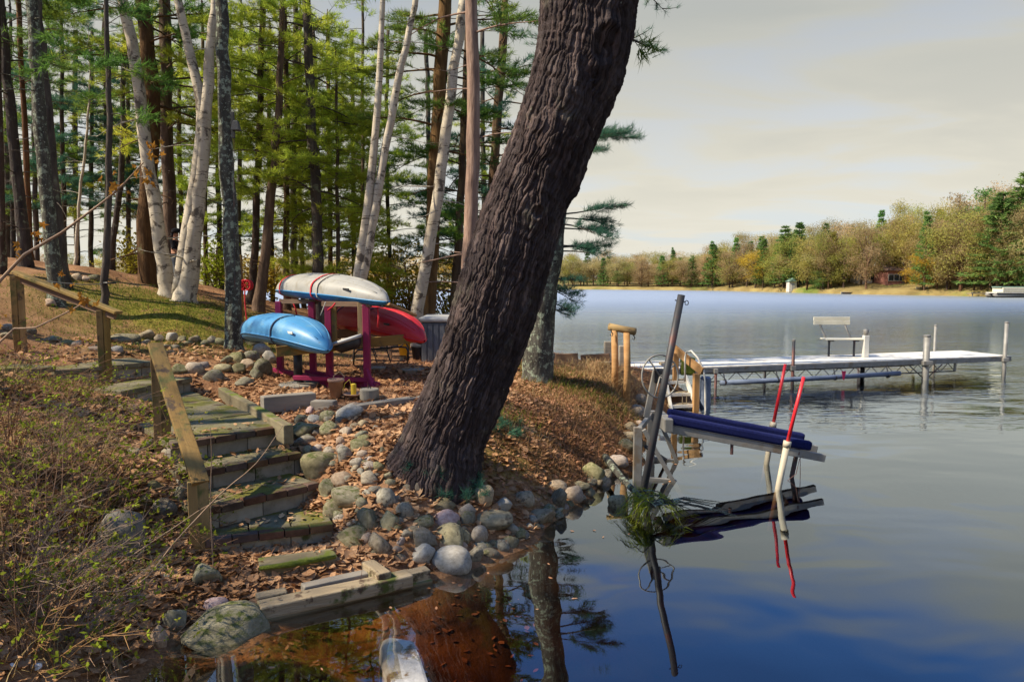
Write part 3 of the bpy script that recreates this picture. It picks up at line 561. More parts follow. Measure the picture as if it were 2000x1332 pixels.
forest_tree('birch_tree', 15, [(813, -10), (775, 170), (745, 330), (722, 470), (700, 570)], 13, 25, 'birch', 'twin-stemmed white birch rising behind the white and red kayaks', 'birch tree', seed=20, H=11.5, dead=6, flare=.08,
            stem2=dict(pix=[(748, -10), (738, 200), (719, 400), (694, 575)], w0=11, w1=24))
forest_tree('pine_tree', 17, [(870, -10), (852, 280), (838, 600)], 25, 27, 'bark_brown', 'brown pine trunk standing right behind the patchy leaning birch', seed=21, dead=14, crown=(6, 13, 16, 2.2), low=(4.5, 6, 3, 1.6))
forest_tree('birch_tree', 15.6, [(908, -10), (885, 140), (862, 330), (838, 480), (811, 640)], 20, 30, 'birch', 'patchy black and white birch leaning over the grey tub', 'birch tree', seed=22, H=11.5, dead=6, flare=.08)
forest_tree('pine_tree', 14.6, [(919, -10), (926, 250), (916, 500), (906, 650)], 23, 29, 'bark_pink', 'smooth pinkish-brown pine trunk beside the big leaning trunk', seed=23, dead=6, crown=(6.5, 12.5, 14, 2.0))
forest_tree('pine_tree', 18, [(910, 160), (898, 420), (886, 620)], 14, 18, 'bark_brown', 'brown pine half hidden behind the pinkish pine trunk', seed=24, dead=12, H=11, crown=(4, 11, 20, 2.0), low=(2.0, 4.0, 6, 1.5), needle='needle')
# leafy boughs show between the pinkish trunk and the big one
forest_tree('pine_tree', 20, [(985, 40), (965, 330), (950, 600)], 16, 20, 'bark_brown', 'bushy pine with teal boughs behind the big leaning trunk', seed=25, dead=6, H=11, crown=(2.2, 11, 34, 2.1), needle='needle_teal')
forest_tree('young_pine', 18, [(656, 130), (660, 540)], 5, 9, 'bark_brown', 'bushy bright young pine between the dark pine and twin birches', seed=26, H=7.0, crown=(.9, 6.8, 40, 1.5), needle='needle_light', flare=.01)
forest_tree('young_pine', 23, [(640, 60), (646, 540)], 7, 10, 'bark_brown', 'taller bushy pine behind the bright young pine', seed=27, H=10, crown=(2.5, 9.8, 40, 1.8), needle='needle_light', flare=.01)
forest_tree('young_pine', 22, [(470, 60), (466, 540)], 6, 10, 'bark_dark', 'bushy pine beyond the trunk that carries the lamp', seed=28, H=10, crown=(4.6, 9.8, 30, 1.7), needle='needle_light', flare=.01)
forest_tree('young_pine', 24, [(250, 60), (252, 540)], 6, 10, 'bark_dark', 'shadowy bushy pine behind the thick reddish-brown pine', seed=29, H=11, crown=(3.2, 10.8, 34, 2.0), needle='needle_teal', flare=.01)
forest_tree('young_pine', 22, [(120, 60), (126, 530)], 6, 10, 'bark_dark', 'shadowy bushy pine behind the grey-green lichened trunk', seed=30, H=10, crown=(2.2, 9.8, 36, 1.8), needle='needle_teal', flare=.01)
forest_tree('young_pine', 24, [(20, 60), (26, 520)], 6, 10, 'bark_dark', 'bushy pine on the hilltop behind the dark lichen-spotted pine', seed=31, H=10, crown=(2.5, 9.8, 34, 1.8), needle='needle', flare=.01)
forest_tree('young_pine', 25, [(180, 60), (178, 530)], 6, 10, 'bark_dark', 'bushy pine far behind the pale birch sapling', seed=32, H=9, crown=(3.4, 8.8, 28, 1.7), needle='needle_light', flare=.01)
forest_tree('young_pine', 22.5, [(395, 60), (404, 560)], 6, 9, 'bark_brown', 'slim bushy pine seen between double birch and lamp trunk', seed=33, H=10, crown=(2.0, 9.8, 30, 1.4), needle='needle_light', flare=.01)
for i, (px, Y_, w_) in enumerate(((15, 26, 8), (72, 23, 7), (150, 27, 8), (205, 24, 7), (300, 25, 8), (355, 23, 7), (430, 26, 8), (530, 24, 7), (590, 22, 7), (615, 26, 8), (690, 24, 7), (760, 24, 6), (835, 25, 8), (945, 22.5, 8))):
    nd = rr0.choice(['needle_light', 'needle_light', 'needle', 'needle_teal']) if px > 260 else rr0.choice(['needle', 'needle_teal', 'needle_light'])
    forest_tree('slim_pine', Y_, [(px - 3, 60), (px + rr0.uniform(-6, 6), 300), (px + 2, 545)], w_, w_ + 3, 'bark_dark', 'slim pine far back on the wooded point with ' + {'needle': 'deep green', 'needle_light': 'bright yellow-green', 'needle_teal': 'dull teal'}[nd] + ' boughs', 'pine tree', 'slim pines far back on the point', seed=200 + i, H=rr0.uniform(9.5, 11), dead=8, crown=(rr0.uniform(2.6, 4.2), 9.5, 15, 1.9), needle=nd, flare=.01, gapc=.15)
# pines beside and behind the viewer's bank that shade it
for i, (x, y, h) in enumerate(((-9.5, 6.2, 13), (-8.2, 2.8, 12), (-12.5, 9.5, 14), (-11.8, 3.6, 13), (-14.8, 5.5, 15))):
    b = Vector((x, y, hz(x, y) - .15)); rng = np.random.default_rng(70 + i); root = thing('pine_tree', b, 'tall pine shading the near hillside above the shrubs', 'pine tree', 'pines on the near hillside')
    mb = MB(); pts = [b + Vector((rng.normal() * .05, rng.normal() * .05, h * t)) for t in np.linspace(0, 1, 12)]; mb.tube(pts, [.19 * (1 - .85 * t) + .08 * math.exp(-t * 30) for t in np.linspace(0, 1, 12)], 10)
    lb = Limbs(90 + i)
    for k in range(24):
        t = .38 + .6 * (k + rng.uniform(0, 1)) / 24; lb.branch(mb, b.lerp(pts[-1], t), k * 2.4 + rng.normal() * .5, 2.4 * (1.25 - t) * rng.uniform(.7, 1.2), rng.uniform(0, .35), .08, .02, .75, gap=.22)
    mb.build('trunk', M['bark_dark'], root, True); V, Fc = needles(lb.P, lb.D, 11, .17, .014, .55, rng); link('crown', npmesh('crown', V - np.array(b), Fc), M['needle'], root)
# ---- second trunk at the bank, boughs over the water
def shore_boughs(mb, lb, at, rad, base):
    Y0 = base.y
    for px, py, L, az, rise in ((1110, 268, 1.05, -.05, .10), (1100, 285, .95, -.35, .10), (1105, 262, .9, .25, .12), (1100, 300, .7, -.6, .05), (1085, 420, 1.0, -.1, .14), (1085, 428, .95, .25, .10), (1085, 436, .9, -.45, .05), (1085, 445, .85, .1, .0), (1080, 485, .85, -.05, .10), (1080, 490, .8, -.4, .04), (1080, 480, .75, .4, .08), (1075, 545, .50, -.3, -.05), (1075, 560, .50, -.1, -.25), (1070, 590, .45, .3, -.5), (1070, 580, .5, -.4, -.4), (1120, 120, .7, .9, .1), (1125, 20, .9, .9, .2)):
        w = D(px, py, Y0); lb.branch(mb, at(w.z - base.z), az, L * 1.08, rise, .03, .016, 2.0, start=.35, twig=.34, gap=.05)
t2 = G(1048, 742, .84)
forest_tree('pine_tree', t2.y, [(1132, -10), (1106, 200), (1076, 450), (1058, 600), (1047, 738)], 46, 60, 'bark_lichen', 'lichen-crusted trunk just behind the big leaning trunk, green boughs over the water', seed=40, H=11, crown=(5.2, 11, 22, 1.5), needle='needle_teal', tuft=(20, .12, .005), extra=shore_boughs, flare=.03, sides=20)
# ---- the big leaning trunk
def big_trunk():
    base = hit(868, 900); Y = base.y
    row = [(-160, 1195, 186), (-20, 1153, 187), (100, 1135, 184), (200, 1106, 177), (300, 1070, 168), (400, 1032, 162), (500, 1000, 167), (600, 968, 164), (700, 932, 152), (790, 895, 156), (850, 870, 160), (905, 855, 176), (960, 838, 196)]
    P = [D(c, y, Y) for y, c, w in row][::-1]; W = [w * .955 * Y / F / 2 for y, c, w in row][::-1]
    P += [P[-1] + Vector((.5, 0, 1.7)), P[-1] + Vector((.8, 0, 3.6)), P[-1] + Vector((1.0, 0, 6.0))]; W += [.52, .40, .15]
    TH0 = 1.5 * math.pi
    nv, nu = 980, 400; sp = np.array([tuple(p) for p in spline(P, nv)]); rad = np.interp(np.linspace(0, len(W) - 1, nv), range(len(W)), W)
    tan = np.gradient(sp, axis=0); tan /= np.linalg.norm(tan, axis=1)[:, None]; vlen = np.concatenate([[0], np.cumsum(np.linalg.norm(np.diff(sp, axis=0), axis=1))])
    th = np.concatenate([np.linspace(0, 1, 330, endpoint=False) * 4.0, 4.0 + np.linspace(0, 1, nu - 330, endpoint=False) * (2 * math.pi - 4.0)]); th = (th - 2.0 + TH0) % (2 * math.pi); th.sort()
    A1 = np.cross(tan, np.array([0, 1.0, 0])); A1 /= np.linalg.norm(A1, axis=1)[:, None]; A2 = np.cross(A1, tan)
    rng = np.random.default_rng(8); NU = 74; cu = 2 * math.pi / NU; cv = .27; NV = int(vlen[-1] / cv) + 4
    jx = rng.uniform(.05, .95, (NU, NV)); jy = rng.uniform(.05, .95, (NU, NV)); hgt_c = rng.uniform(.45, 1.3, (NU, NV)); pcol = rng.uniform(0, 1, (NU, NV)) ** 1.3
    U, V = np.meshgrid(th, vlen); nz = lambda a, b, s: np.sin(a * U * 1 + b * V + s)
    Uw = U + .04 * np.sin(3 * U + 5.0 * V) + .022 * np.sin(7 * U - 13 * V + 1) + .016 * np.sin(2 * U + 27 * V + 2) + .008 * np.sin(5 * U + 61 * V); Vw = V + .07 * np.sin(9 * U + 4 * V) + .05 * np.sin(15 * U - 3 * V)
    gu = Uw / cu; gv = Vw / cv + 1; iu = np.floor(gu).astype(int); iv = np.floor(gv).astype(int); F1 = np.full(U.shape, 9.); F2 = np.full(U.shape, 9.); hc = np.ones(U.shape); pc = np.ones(U.shape)
    for du in (-1, 0, 1):
        for dv in (-1, 0, 1):
            a = (iu + du) % NU; b = np.clip(iv + dv, 0, NV - 1); d = np.sqrt((iu + du + jx[a, b] - gu) ** 2 + (iv + dv + jy[a, b] - gv) ** 2)
            c = d < F1; F2 = np.where(c, F1, np.minimum(F2, d)); hc = np.where(c, hgt_c[a, b], hc); pc = np.where(c, pcol[a, b], pc); F1 = np.where(c, d, F1)
    ridge = np.clip((F2 - F1) * 3.2, 0, 1) ** .55
    disp = (ridge * hc - .75) * .030 + .006 * np.sin(19 * U + 31 * V) * np.sin(23 * U - 41 * V) + rng.normal(size=U.shape) * .0018
    lump = .018 * np.sin(2 * U + 1.3 * V) + .014 * np.sin(3 * U - 2.1 * V + 1)
    flare = np.exp(-np.maximum(V - .55, 0) / .16) * .0
    foot = np.clip(1 - (V - .1) / .6, 0, 1) ** 2 * (.07 * np.maximum(0, np.cos(3 * U + .8)) + .02)
    rr = rad[:, None] + disp + lump * (rad[:, None] > .2) + foot + flare
    # knots: (pixel y, sideways fraction of the width, size, depth)
    for ky, kf, ks, kd in ((105, .42, .10, -.09), (92, .45, .07, .05), (280, .02, .085, .035), (405, .28, .095, .04), (415, .25, .04, -.05), (520, -.28, .06, .025), (225, -.62, .05, .02), (660, .15, .05, .02), (330, .93, .09, .05), (150, .95, .07, .03)):
        vk = vlen[np.argmin(np.abs(sp[:, 2] - D(1000, ky, Y).z))]; uk = math.atan2(-1, 0) if False else None
        # angle whose sideways offset is kf and that faces the camera
        off = A1 * 1; best = None
        i = int(np.argmin(np.abs(vlen - vk))); dirs = np.cos(th)[:, None] * A1[i] + np.sin(th)[:, None] * A2[i]; sc_ = np.abs(dirs[:, 0] - kf * .95) + (dirs[:, 1] > 0.05) * 5; uk = th[int(np.argmin(sc_))]
        dd = np.sqrt((((U - uk + math.pi) % (2 * math.pi) - math.pi) * rad[:, None]) ** 2 + ((V - vk) * .75) ** 2); rr = rr + kd * np.exp(-(dd / ks) ** 2) + abs(kd) * .35 * np.exp(-((dd - ks * 1.3) / (ks * .35)) ** 2)
    XYZ = sp[:, None, :] + rr[:, :, None] * (np.cos(U)[:, :, None] * A1[:, None, :] + np.sin(U)[:, :, None] * A2[:, None, :])
    i = np.arange(nu * nv).reshape(nv, nu); j = np.roll(i, -1, axis=1); q = np.stack([i[:-1], j[:-1], j[1:], i[1:]], -1).reshape(-1, 4)
    loc = Vector(sp[0]); root = thing('leaning_pine_tree', loc, 'massive dark furrowed pine trunk leaning out from the stony bank', 'pine tree')
    tme = npmesh('trunk', XYZ.reshape(-1, 3) - sp[0], q, True); tme.attributes.new('plate', 'FLOAT', 'POINT').data.foreach_set('value', np.clip(pc, 0, 1).ravel().astype(np.float32)); link('trunk', tme, M['bark_big'], root)
    mb = MB(); lb = Limbs(4); rng = np.random.default_rng(9)
    for k in range(26):
        h = .80 + .19 * (k + rng.uniform()) / 26; c = Vector(sp[int(h * nv)]); lb.branch(mb, c, k * 2.4, rng.uniform(1.2, 2.2), .2, .08, .03, .8, gap=.22)
    lb.branch(mb, D(1225, 60, Y), -.4, .28, -.9, .02, .006, 2, start=.5, gap=.06)
    mb.build('limb', M['bark_big'], root, True)
    V_, F_ = needles(lb.P, lb.D, 12, .15, .010, .55, rng); link('crown', npmesh('crown', V_ - sp[0], F_), M['needle'], root)
    return Y
BIG_Y = big_trunk()
# flood lamp on the straight grey trunk
fy = tm.location.y - .12; c = D(463, 246, fy); root = thing('flood_lamp', c, 'small black flood lamp clamped to the straight grey trunk', 'lamp')
MB().box(D(455, 245, fy), (.05, .05, .42)).build('bracket', M['black_metal'], root, bevel=.005)
MB().loft([[(c.x + dx * s, c.y + dy * s - .05, c.z + z) for dx, dy in ((-.05, -.05), (.05, -.05), (.05, .05), (-.05, .05))] for s, z in ((.5, .07), (.8, .05), (1.25, -.07), (1.3, -.085))]).build('lamp_head', M['black_metal'], root)
MB().tube([D(457, 262, fy), D(457, 400, fy), D(459, 560, fy)], .006, 5).build('conduit', M['steel_dark'], root)
# ------------------------------------------------------------------ garden steps
rgs = random.Random(5)
def lipline(a, b, z): return G(*a, z), G(*b, z)
STEPS = [lipline((400, 1056), (652, 1024), .30), lipline((385, 998), (624, 942), .49), lipline((350, 926), (590, 884), .68), lipline((335, 866), (558, 832), .87)]
sroot = thing('garden_steps', G(520, 1060, .1), 'mossy garden steps of concrete blocks edged with brick pavers', 'steps')
def step_parts(a, b, z, depth, rise, root, bricks=True, moss='tread'):
    u = (b - a).normalized(); n = Vector((-u.y, u.x, 0)); L = (b - a).length; th = .065; lip = .105 if bricks else 0
    Mx = Matrix((u, n, Vector((0, 0, 1)))).transposed(); off = root.location
    def put(name, c, size, m, bv=.006, tilt=0.0):
        me = MB().box((0, 0, 0), size).mesh(name); o = link(name, me, M[m], root); bev(o, bv)
        o.matrix_local = Matrix.Translation(c - off) @ Mx.to_4x4() @ Matrix.Rotation(tilt, 4, 'X') @ Matrix.Rotation(tilt * .7, 4, 'Y'); return o
    if bricks:
        x = 0
        while x < L - .05:
            w = min(.205, L - x); put('paver', a + u * (x + w / 2) + n * lip / 2 + Vector((0, 0, z - a.z - th / 2 + rgs.uniform(-.006, .004))), (w - .008, lip - .004, th), 'paver', .008, rgs.gauss(0, .012)); x += w
    k = 3; w = L / k
    for i in range(k): put('tread_slab', a + u * (w * (i + .5)) + n * (lip + (depth - lip) / 2 + .004) + Vector((0, 0, -th / 2 - .004 + rgs.uniform(-.004, .004))), (w - .01, depth - lip, th), moss, .008)
    hb = rise - th - .004; x = -rgs.uniform(.05, .2)
    while x < L - .03:
        x0 = max(x, 0); x1 = min(x + .40, L); put('riser_block', a + u * (x0 + x1) / 2 + n * (.045 + .05) + Vector((0, 0, -th - .004 - hb / 2 - .02)), (x1 - x0 - .006, .10, hb + .04), 'concrete', .005); x += .40
for i, (a, b) in enumerate(STEPS):
    nx_ = STEPS[i + 1] if i < 3 else None
    u = (b - a).normalized(); n = Vector((-u.y, u.x, 0)); dep = ((nx_[1] - b).dot(n) + .16) if nx_ else .5
    step_parts(a, b, a.z, max(.3, dep), .19 if i else .2, sroot)
# landing flagstones behind the top lip
a, b = STEPS[3]; u = (b - a).normalized(); n = Vector((-u.y, u.x, 0)); L = (b - a).length; Mx = Matrix((u, n, Vector((0, 0, 1)))).transposed()
lipA = lipline((236, 763), (377, 737), 1.06); depth = max(1.2, (lipA[1] - b).dot(n) + .1)
shear = (lipA[1] - b).dot(u) / depth
nr = 6
for r in range(nr):
    for c in range(3):
        w, d_ = L / 3, (depth - .48) / nr; y0 = .5 + d_ * (r + .5)
        o = link('flagstone', MB().box((0, 0, 0), (w - .012, d_ - .012, .06)).mesh('flagstone'), M['tread'], sroot); bev(o, .008)
        o.matrix_local = Matrix.Translation(a + u * (w * (c + .5) + shear * y0) + n * y0 + Vector((0, 0, -.035 + rgs.uniform(-.006, .006))) - sroot.location) @ Mx.to_4x4() @ Matrix.Rotation(rgs.gauss(0, .008), 4, 'X')
aroot = thing('garden_steps', lipA[0], 'upper flight of two mossy concrete steps behind the handrail', 'steps')
lipB = lipline((200, 719), (302, 706), 1.25)
step_parts(lipA[0], lipA[1], 1.06, .55, .19, aroot, bricks=False); step_parts(lipB[0] + Vector((-.5, -.2, 0)), lipB[1], 1.25, .8, .19, aroot, bricks=False)
uB = (lipB[1] - lipB[0]).normalized(); nB = Vector((-uB.y, uB.x, 0))
for i in range(4):
    c = lipB[0] + uB * (-.75 - .42 * i) + nB * .45 + Vector((0, 0, .05 + .035 * i)); o = link('flagstone', MB().box((0, 0, 0), (.41, .7, .07)).mesh('flagstone'), M['tread'], aroot); bev(o, .01)
    o.matrix_local = Matrix.Translation(c - aroot.location) @ Matrix((uB, nB, Vector((0, 0, 1)))).transposed().to_4x4()
# ------------------------------------------------------------------ handrails
def handrail(p0, p1, posts, label, w=.135, drop=.1):
    root = thing('handrail', (posts[0][0].x, posts[0][0].y, posts[0][0].z), label, 'handrail')
    beam_obj('rail', p0, p1, w, .04, M['wood_yellow'], root, .006)
    d = (p1 - p0).normalized(); beam_obj('rail_support', p0 + d * .06 + Vector((0, 0, -.068)), p1 - d * .08 + Vector((0, 0, -.068)), .04, .09, M['wood_brown'], root, .004)
    for b_, t_ in posts:
        for s in (-1, 1): beam_obj('post', b_ + Vector((s * .03, s * .015, -.25)), Vector((b_.x + s * .03, b_.y + s * .015, t_)), .058, .088, M['wood_yellow'], root, .004, up=(1, .5, 0))
    return root
b1 = G(391, 1068, .24); b2 = G(318, 862, .82)
r0 = D(392, 944, b1.y - .02); r1 = D(303, 672, b2.y - .05)
handrail(r0, r1, [(b1, r0.z + .015), (b2, r1.z - .10)], 'sloping yellowed handrail on two posts beside the lower steps')
u1 = D(207, 742, 9.5); u2 = D(41, 690, 9.9); q0 = D(232, 611, 9.45); q1 = D(26, 531, 9.95)
handrail(q0, q1, [(u1, q0.z + .03), (u2, q1.z - .06)], 'sloping handrail on two posts beside the upper flight of steps')
# strap and cord on the slender trunk behind it
st = D(206, 553, 11.45); root = thing('cord', st, 'black cord strapped round the slender trunk above the upper handrail', 'cord')
MB().tube([st + Vector((.085 * math.cos(a), .085 * math.sin(a) + .12, 0)) for a in np.linspace(0, 6.28, 14)], .014, 6).build('strap', M['black_metal'], root)
MB().tube([D(200, 555, 11.4), D(160, 556, 11.4), D(105, 551, 11.6), D(70, 548, 12)], .009, 5).build('cord_run', M['black_metal'], root)
# ------------------------------------------------------------------ edging timbers
def timber(p0, p1, w, h, m, label, warp=.006, name='timber', cat='timber'):
    p0 = Vector(p0); p1 = Vector(p1); dz = Vector((0, 0, -h / 2)); return props(beam_obj(name, p0 + dz, p1 + dz, w, h, M[m], None, .012, warp=warp), label, cat)
timber(G(434, 757, .95), G(563, 829, .95), .10, .2, 'wood_mossy', 'mossy green timber edging the landing of the steps')
timber(G(511, 775, .99), G(613, 766, .99), .17, .2, 'wood_grey', 'short weathered grey timber below the kayak rack, split at one end')
timber(G(610, 782, .93), G(655, 783, .93), .14, .16, 'wood_grey', 'dark stub of timber beside the terracotta pot')
timber(G(690, 791, .93), G(850, 770, .93), .16, .18, 'wood_grey', 'long grey timber running from the pots to the big trunk')
timber(G(505, 1180, .11), G(800, 1116, .11), .15, .10, 'wood_pale', 'long pale timber along the water at the foot of the steps')
timber(G(765, 1124, .10), G(836, 1108, .10), .11, .10, 'wood_pale', 'short pale timber end beside the waterside stones')
timber(G(512, 1200, .03), G(838, 1124, .03), .15, .3, 'wood_mossy', 'wet mossy timber lying at the waterline under the pale timber')
timber(G(718, 1092, .16), G(752, 1118, .16), .11, .10, 'wood_pale', 'pale block of timber across the ends, half buried in leaves')
timber(G(500, 1162, .115), G(560, 1150, .115), .1, .1, 'wood_pale', 'pale plank end beside the flat boulder, half buried')
timber(G(590, 1142, .11), G(722, 1112, .11), .1, .1, 'wood_grey', 'grey plank behind the long pale timber, half buried in leaves')
timber(G(505, 1098, .19), G(655, 1076, .19), .2, .10, 'wood_mossy', 'bright mossy plank forming the lowest step')
props(MB().tube([G(506, 1110, .185), G(570, 1102, .19), G(655, 1087, .185)], [.016, .024, .016], 7).build('moss_edge', M['moss'], smooth=True), 'vivid green moss grown along the lowest plank', 'moss')
# ------------------------------------------------------------------ kayak rack
RZ = .87
dk = Vector((.70, -.71, 0)).normalized()
A0 = D(543, 686, 9.75); A1 = D(806, 660, 10.45); P1 = G(645, 754, RZ); P2 = G(718, 759, RZ)
rack = thing('kayak_rack', (P1.x, P1.y, RZ), 'magenta and bare wood rack holding three upturned kayaks', 'rack')
def post(nm, b, top, m='magenta_paint', w=.11, d=.09): return beam_obj(nm, Vector((b.x, b.y, RZ - .05)), Vector((b.x, b.y, top)), w, d, M[m], rack, .006, up=(1, 0, 0))
post('post', P1, 2.02); post('post', P2, 2.05)
bk = -dk * 1.5
for p in (P1, P2): post('post', p + bk, 2.05)
for p, s in ((P1, 1), (P2, -1)): beam_obj('cleat', Vector((p.x + s * .075, p.y - .01, 1.45)), Vector((p.x + s * .075, p.y - .01, 2.08)), .05, .08, M['wood_yellow'], rack, .005, up=(1, 0, 0))
beam_obj('arm', A0 + Vector((0, -.075, 0)), A1 + Vector((0, -.075, 0)), .045, .14, M['wood_yellow'], rack, .006)
beam_obj('arm', A0.lerp(A1, .28) + bk, A1 + bk, .045, .14, M['wood_yellow'], rack, .006)
for o_ in (Vector((0, -.08, 0)), bk + Vector((0, .02, 0))):
    beam_obj('top_arm', Vector((P1.x - (.06 if o_.length < .5 else -.02), P1.y - .03, 2.05)) + o_, Vector((P2.x + .08, P2.y + .03, 2.05)) + o_, .045, .07, M['wood_brown'], rack, .006)
for p in (P1, P2): beam_obj('foot_beam', Vector((p.x, p.y, RZ + .06)) + dk * .25, Vector((p.x, p.y, RZ + .06)) + bk - dk * .2, .09, .11, M['magenta_paint'], rack, .006)
beam_obj('foot_beam', Vector((P1.x - .5, P1.y - .05, RZ + .13)), Vector((P2.x + .1, P2.y - .05, RZ + .13)), .08, .06, M['magenta_paint'], rack, .006)
for p in (P1, P2):
    beam_obj('brace', Vector((p.x, p.y - .07, RZ + .28)), Vector((p.x, p.y - .07, RZ + .02)) + dk * .2, .05, .05, M['magenta_paint'], rack, .005)
BP = G(583, 752, RZ)
MB().tube([(BP.x, BP.y, RZ - .02), (BP.x, BP.y, 1.42)], .062, 14).build('support_post', M['black_metal'], rack, True)
MB().lathe([(.1, .0), (.1, .03), (.07, .06)], (BP.x, BP.y, RZ + .0), 16).build('post_flange', M['black_metal'], rack)
props(MB().lathe([(.30, -.03), (.30, .035), (.27, .055), (.0, .06)], (BP.x + .02, BP.y, RZ - .02), 24).build('concrete_pad', M['concrete']), 'round concrete pad under the black support post', 'pad')
def kayak(name, near, far, W, H, Dp, hull, deck, label, straps, rock=.10, tun=0.0, seam='kayak_deepblue'):
    near = Vector(near); far = Vector(far); c = (near + far) / 2; d = (near - far); Lh = d.length / 2; Fm = frame(d); root = thing(name, c, label, 'kayak', 'kayaks on the rack')
    S = np.sign(np.linspace(-1, 1, 31)) * (1 - (1 - np.abs(np.linspace(-1, 1, 31))) ** 1.5)
    def sect(s, k=1.0):
        w = W * (1 - abs(s) ** 2.3) ** .75 + .012; h = H * (1 - abs(s) ** 3.2) ** .6 + .01; z0 = -rock * abs(s) ** 2.5
        up = [(w * math.copysign(abs(math.cos(t)) ** .8, math.cos(t)) * k, z0 + h * k * (math.sin(t) ** .75) * (1 - tun * math.sin(2 * t) ** 2)) for t in np.linspace(0, math.pi, 17)]
        dd = Dp * (1 - abs(s) ** 4) ** .6 + .008; dn = [(w * math.cos(t) * k, z0 + dd * k * math.sin(t) * 1.0) for t in np.linspace(math.pi, 2 * math.pi, 13)]
        return up, dn, z0, w
    def ring(s, pts): return [tuple(Fm @ Vector((s * Lh, y, z))) for y, z in pts]
    mb = MB(); mb.loft([ring(s, sect(s)[0]) for s in S], closed=False, caps=False); me = mb.mesh('hull', True); link('hull', me, M[hull], root)
    mb = MB(); mb.loft([ring(s, sect(s)[1]) for s in S], closed=False, caps=False); me = mb.mesh('deck', True); link('deck', me, M[deck], root)
    for sd in (-1, 1):
        mb = MB(); mb.tube([Fm @ Vector((s * Lh, sd * (sect(s)[3] + .004), sect(s)[2])) for s in S], .011, 6); link('seam', mb.mesh('seam', True), M[seam], root)
    for tt in (.30, .5, .70):
        mb = MB(); mb.tube([Fm @ Vector((s * Lh, *sect(s)[0][int(tt * 16)])) for s in S[3:-3]], .007, 5); link('keel_strake', mb.mesh('keel_strake', True), M[hull], root)
    for s, m, k in straps:
        up, dn, _, _ = sect(s); loop = [Fm @ Vector((s * Lh + (i / len(up + dn)) * .0, y * 1.02, z + (.008 if i < 17 else -.008))) for i, (y, z) in enumerate(up + dn)]
        rs = []
        for i, p in enumerate(loop): rs.append([p + Fm @ Vector((.016, 0, 0)), p - Fm @ Vector((.016, 0, 0))])
        rs.append(rs[0]); mb = MB(); mb.loft(rs, closed=False, caps=False); o = link('strap', mb.mesh('strap'), M[m], root); so_ = o.modifiers.new('s', 'SOLIDIFY'); so_.thickness = .008; so_.offset = 1
    hx = .93 * Lh
    if name == 'kayak':
        mb = MB(); e_ = [Fm @ Vector((hx * s + .0, 0, -rock - .05)) for s in (1,)][0]; mb.tube([e_ + Fm @ Vector((0, -.06, .02)), e_, e_ + Fm @ Vector((0, .06, .02))], .012, 6); link('carry_handle', mb.mesh('carry_handle', True), M['black_metal'], root)
        q = sect(.62)[3]; y, z = sect(.62)[0][2]; MB_ = MB(); MB_.box((.62 * Lh, 0, 0), (.16, .012, .03)); me = MB_.mesh('scupper'); o = link('decal', me, M['black_metal' if hull != 'kayak_blue' else 'white_paint'], root); o.matrix_local = Matrix.Translation(Fm @ Vector((0, -(y + .012), z))) @ Fm.to_4x4()
    return root
kayak('kayak', D(757, 583, 9.75), D(545, 562, 12.2), .36, .27, .12, 'kayak_white', 'kayak_deepblue', 'cream-white upturned kayak with blue deck on the top of the rack', [(.12, 'strap_red', 0), (.22, 'rope', 0), (-.62, 'strap_red', 0)], .05, .10)
kayak('kayak', D(640, 664, 9.35), D(482, 640, 11.6), .36, .27, .15, 'kayak_blue', 'kayak_blue', 'sky-blue upturned kayak on the lower arm of the rack', [(.30, 'strap_dark', 0), (-.72, 'strap_dark', 0)], .14, .0, 'kayak_blue')
kayak('kayak', D(829, 650, 10.2), D(640, 622, 12.7), .36, .29, .12, 'kayak_red', 'kayak_red', 'red upturned canoe-shaped kayak on the lower arm of the rack', [(.25, 'strap_dark', 0), (-.35, 'strap_dark', 0)], .12, .0, 'kayak_red')
# red ratchet tails and ropes hanging from the white kayak
for px0, py0, px1, py1, y in ((737, 600, 738, 640, 9.9), (655, 592, 640, 606, 9.8), (570, 585, 580, 618, 11.3)):
    props(MB().tube([D(px0, py0, y), D((px0 + px1) / 2 + 2, (py0 + py1) / 2, y), D(px1, py1, y)], .013, 5).build('strap_tail', M['strap_red'], smooth=True), {737: 'red strap tail hanging between the white and red kayaks', 655: 'short red strap tail beside the magenta post', 570: 'red strap tail at the far end of the white kayak'}[px0], 'strap')
props(MB().tube([D(636, 590, 9.7), D(630, 606, 9.72), D(626, 616, 9.75)], .007, 5).build('rope', M['rope'], smooth=True), 'thin pale rope hanging from the white kayak', 'rope')
# grey scoop sitting on the arm between the kayaks
c = D(680, 672, 9.85); sc = thing('plastic_tub', c, 'grey rimmed black plastic tub lying on the arm between kayaks', 'tub')
def rr_ring(w, d_, z, tilt, x=0): return [tuple(Matrix.Rotation(tilt, 3, 'Y') @ Vector((x + w * math.copysign(abs(math.cos(t)) ** .6, math.cos(t)), d_ * math.copysign(abs(math.sin(t)) ** .6, math.sin(t)), z))) for t in np.linspace(0, 6.283, 21)[:-1]]
mb = MB(); mb.loft([rr_ring(.12, .10, -.09, -.3), rr_ring(.17, .14, -.04, -.3), rr_ring(.19, .16, .06, -.3)], caps=False); mb.f.append(tuple(range(20))); mb.mi.append(0); o = link('shell', mb.mesh('shell', True), M['black_metal'], sc); s_ = o.modifiers.new('s', 'SOLIDIFY'); s_.thickness = .012
mb = MB(); r_ = rr_ring(.19, .16, .06, -.3); mb.tube(r_ + [r_[0]], .026, 8, False); link('rim', mb.mesh('rim', True), M['grey_plastic'], sc)
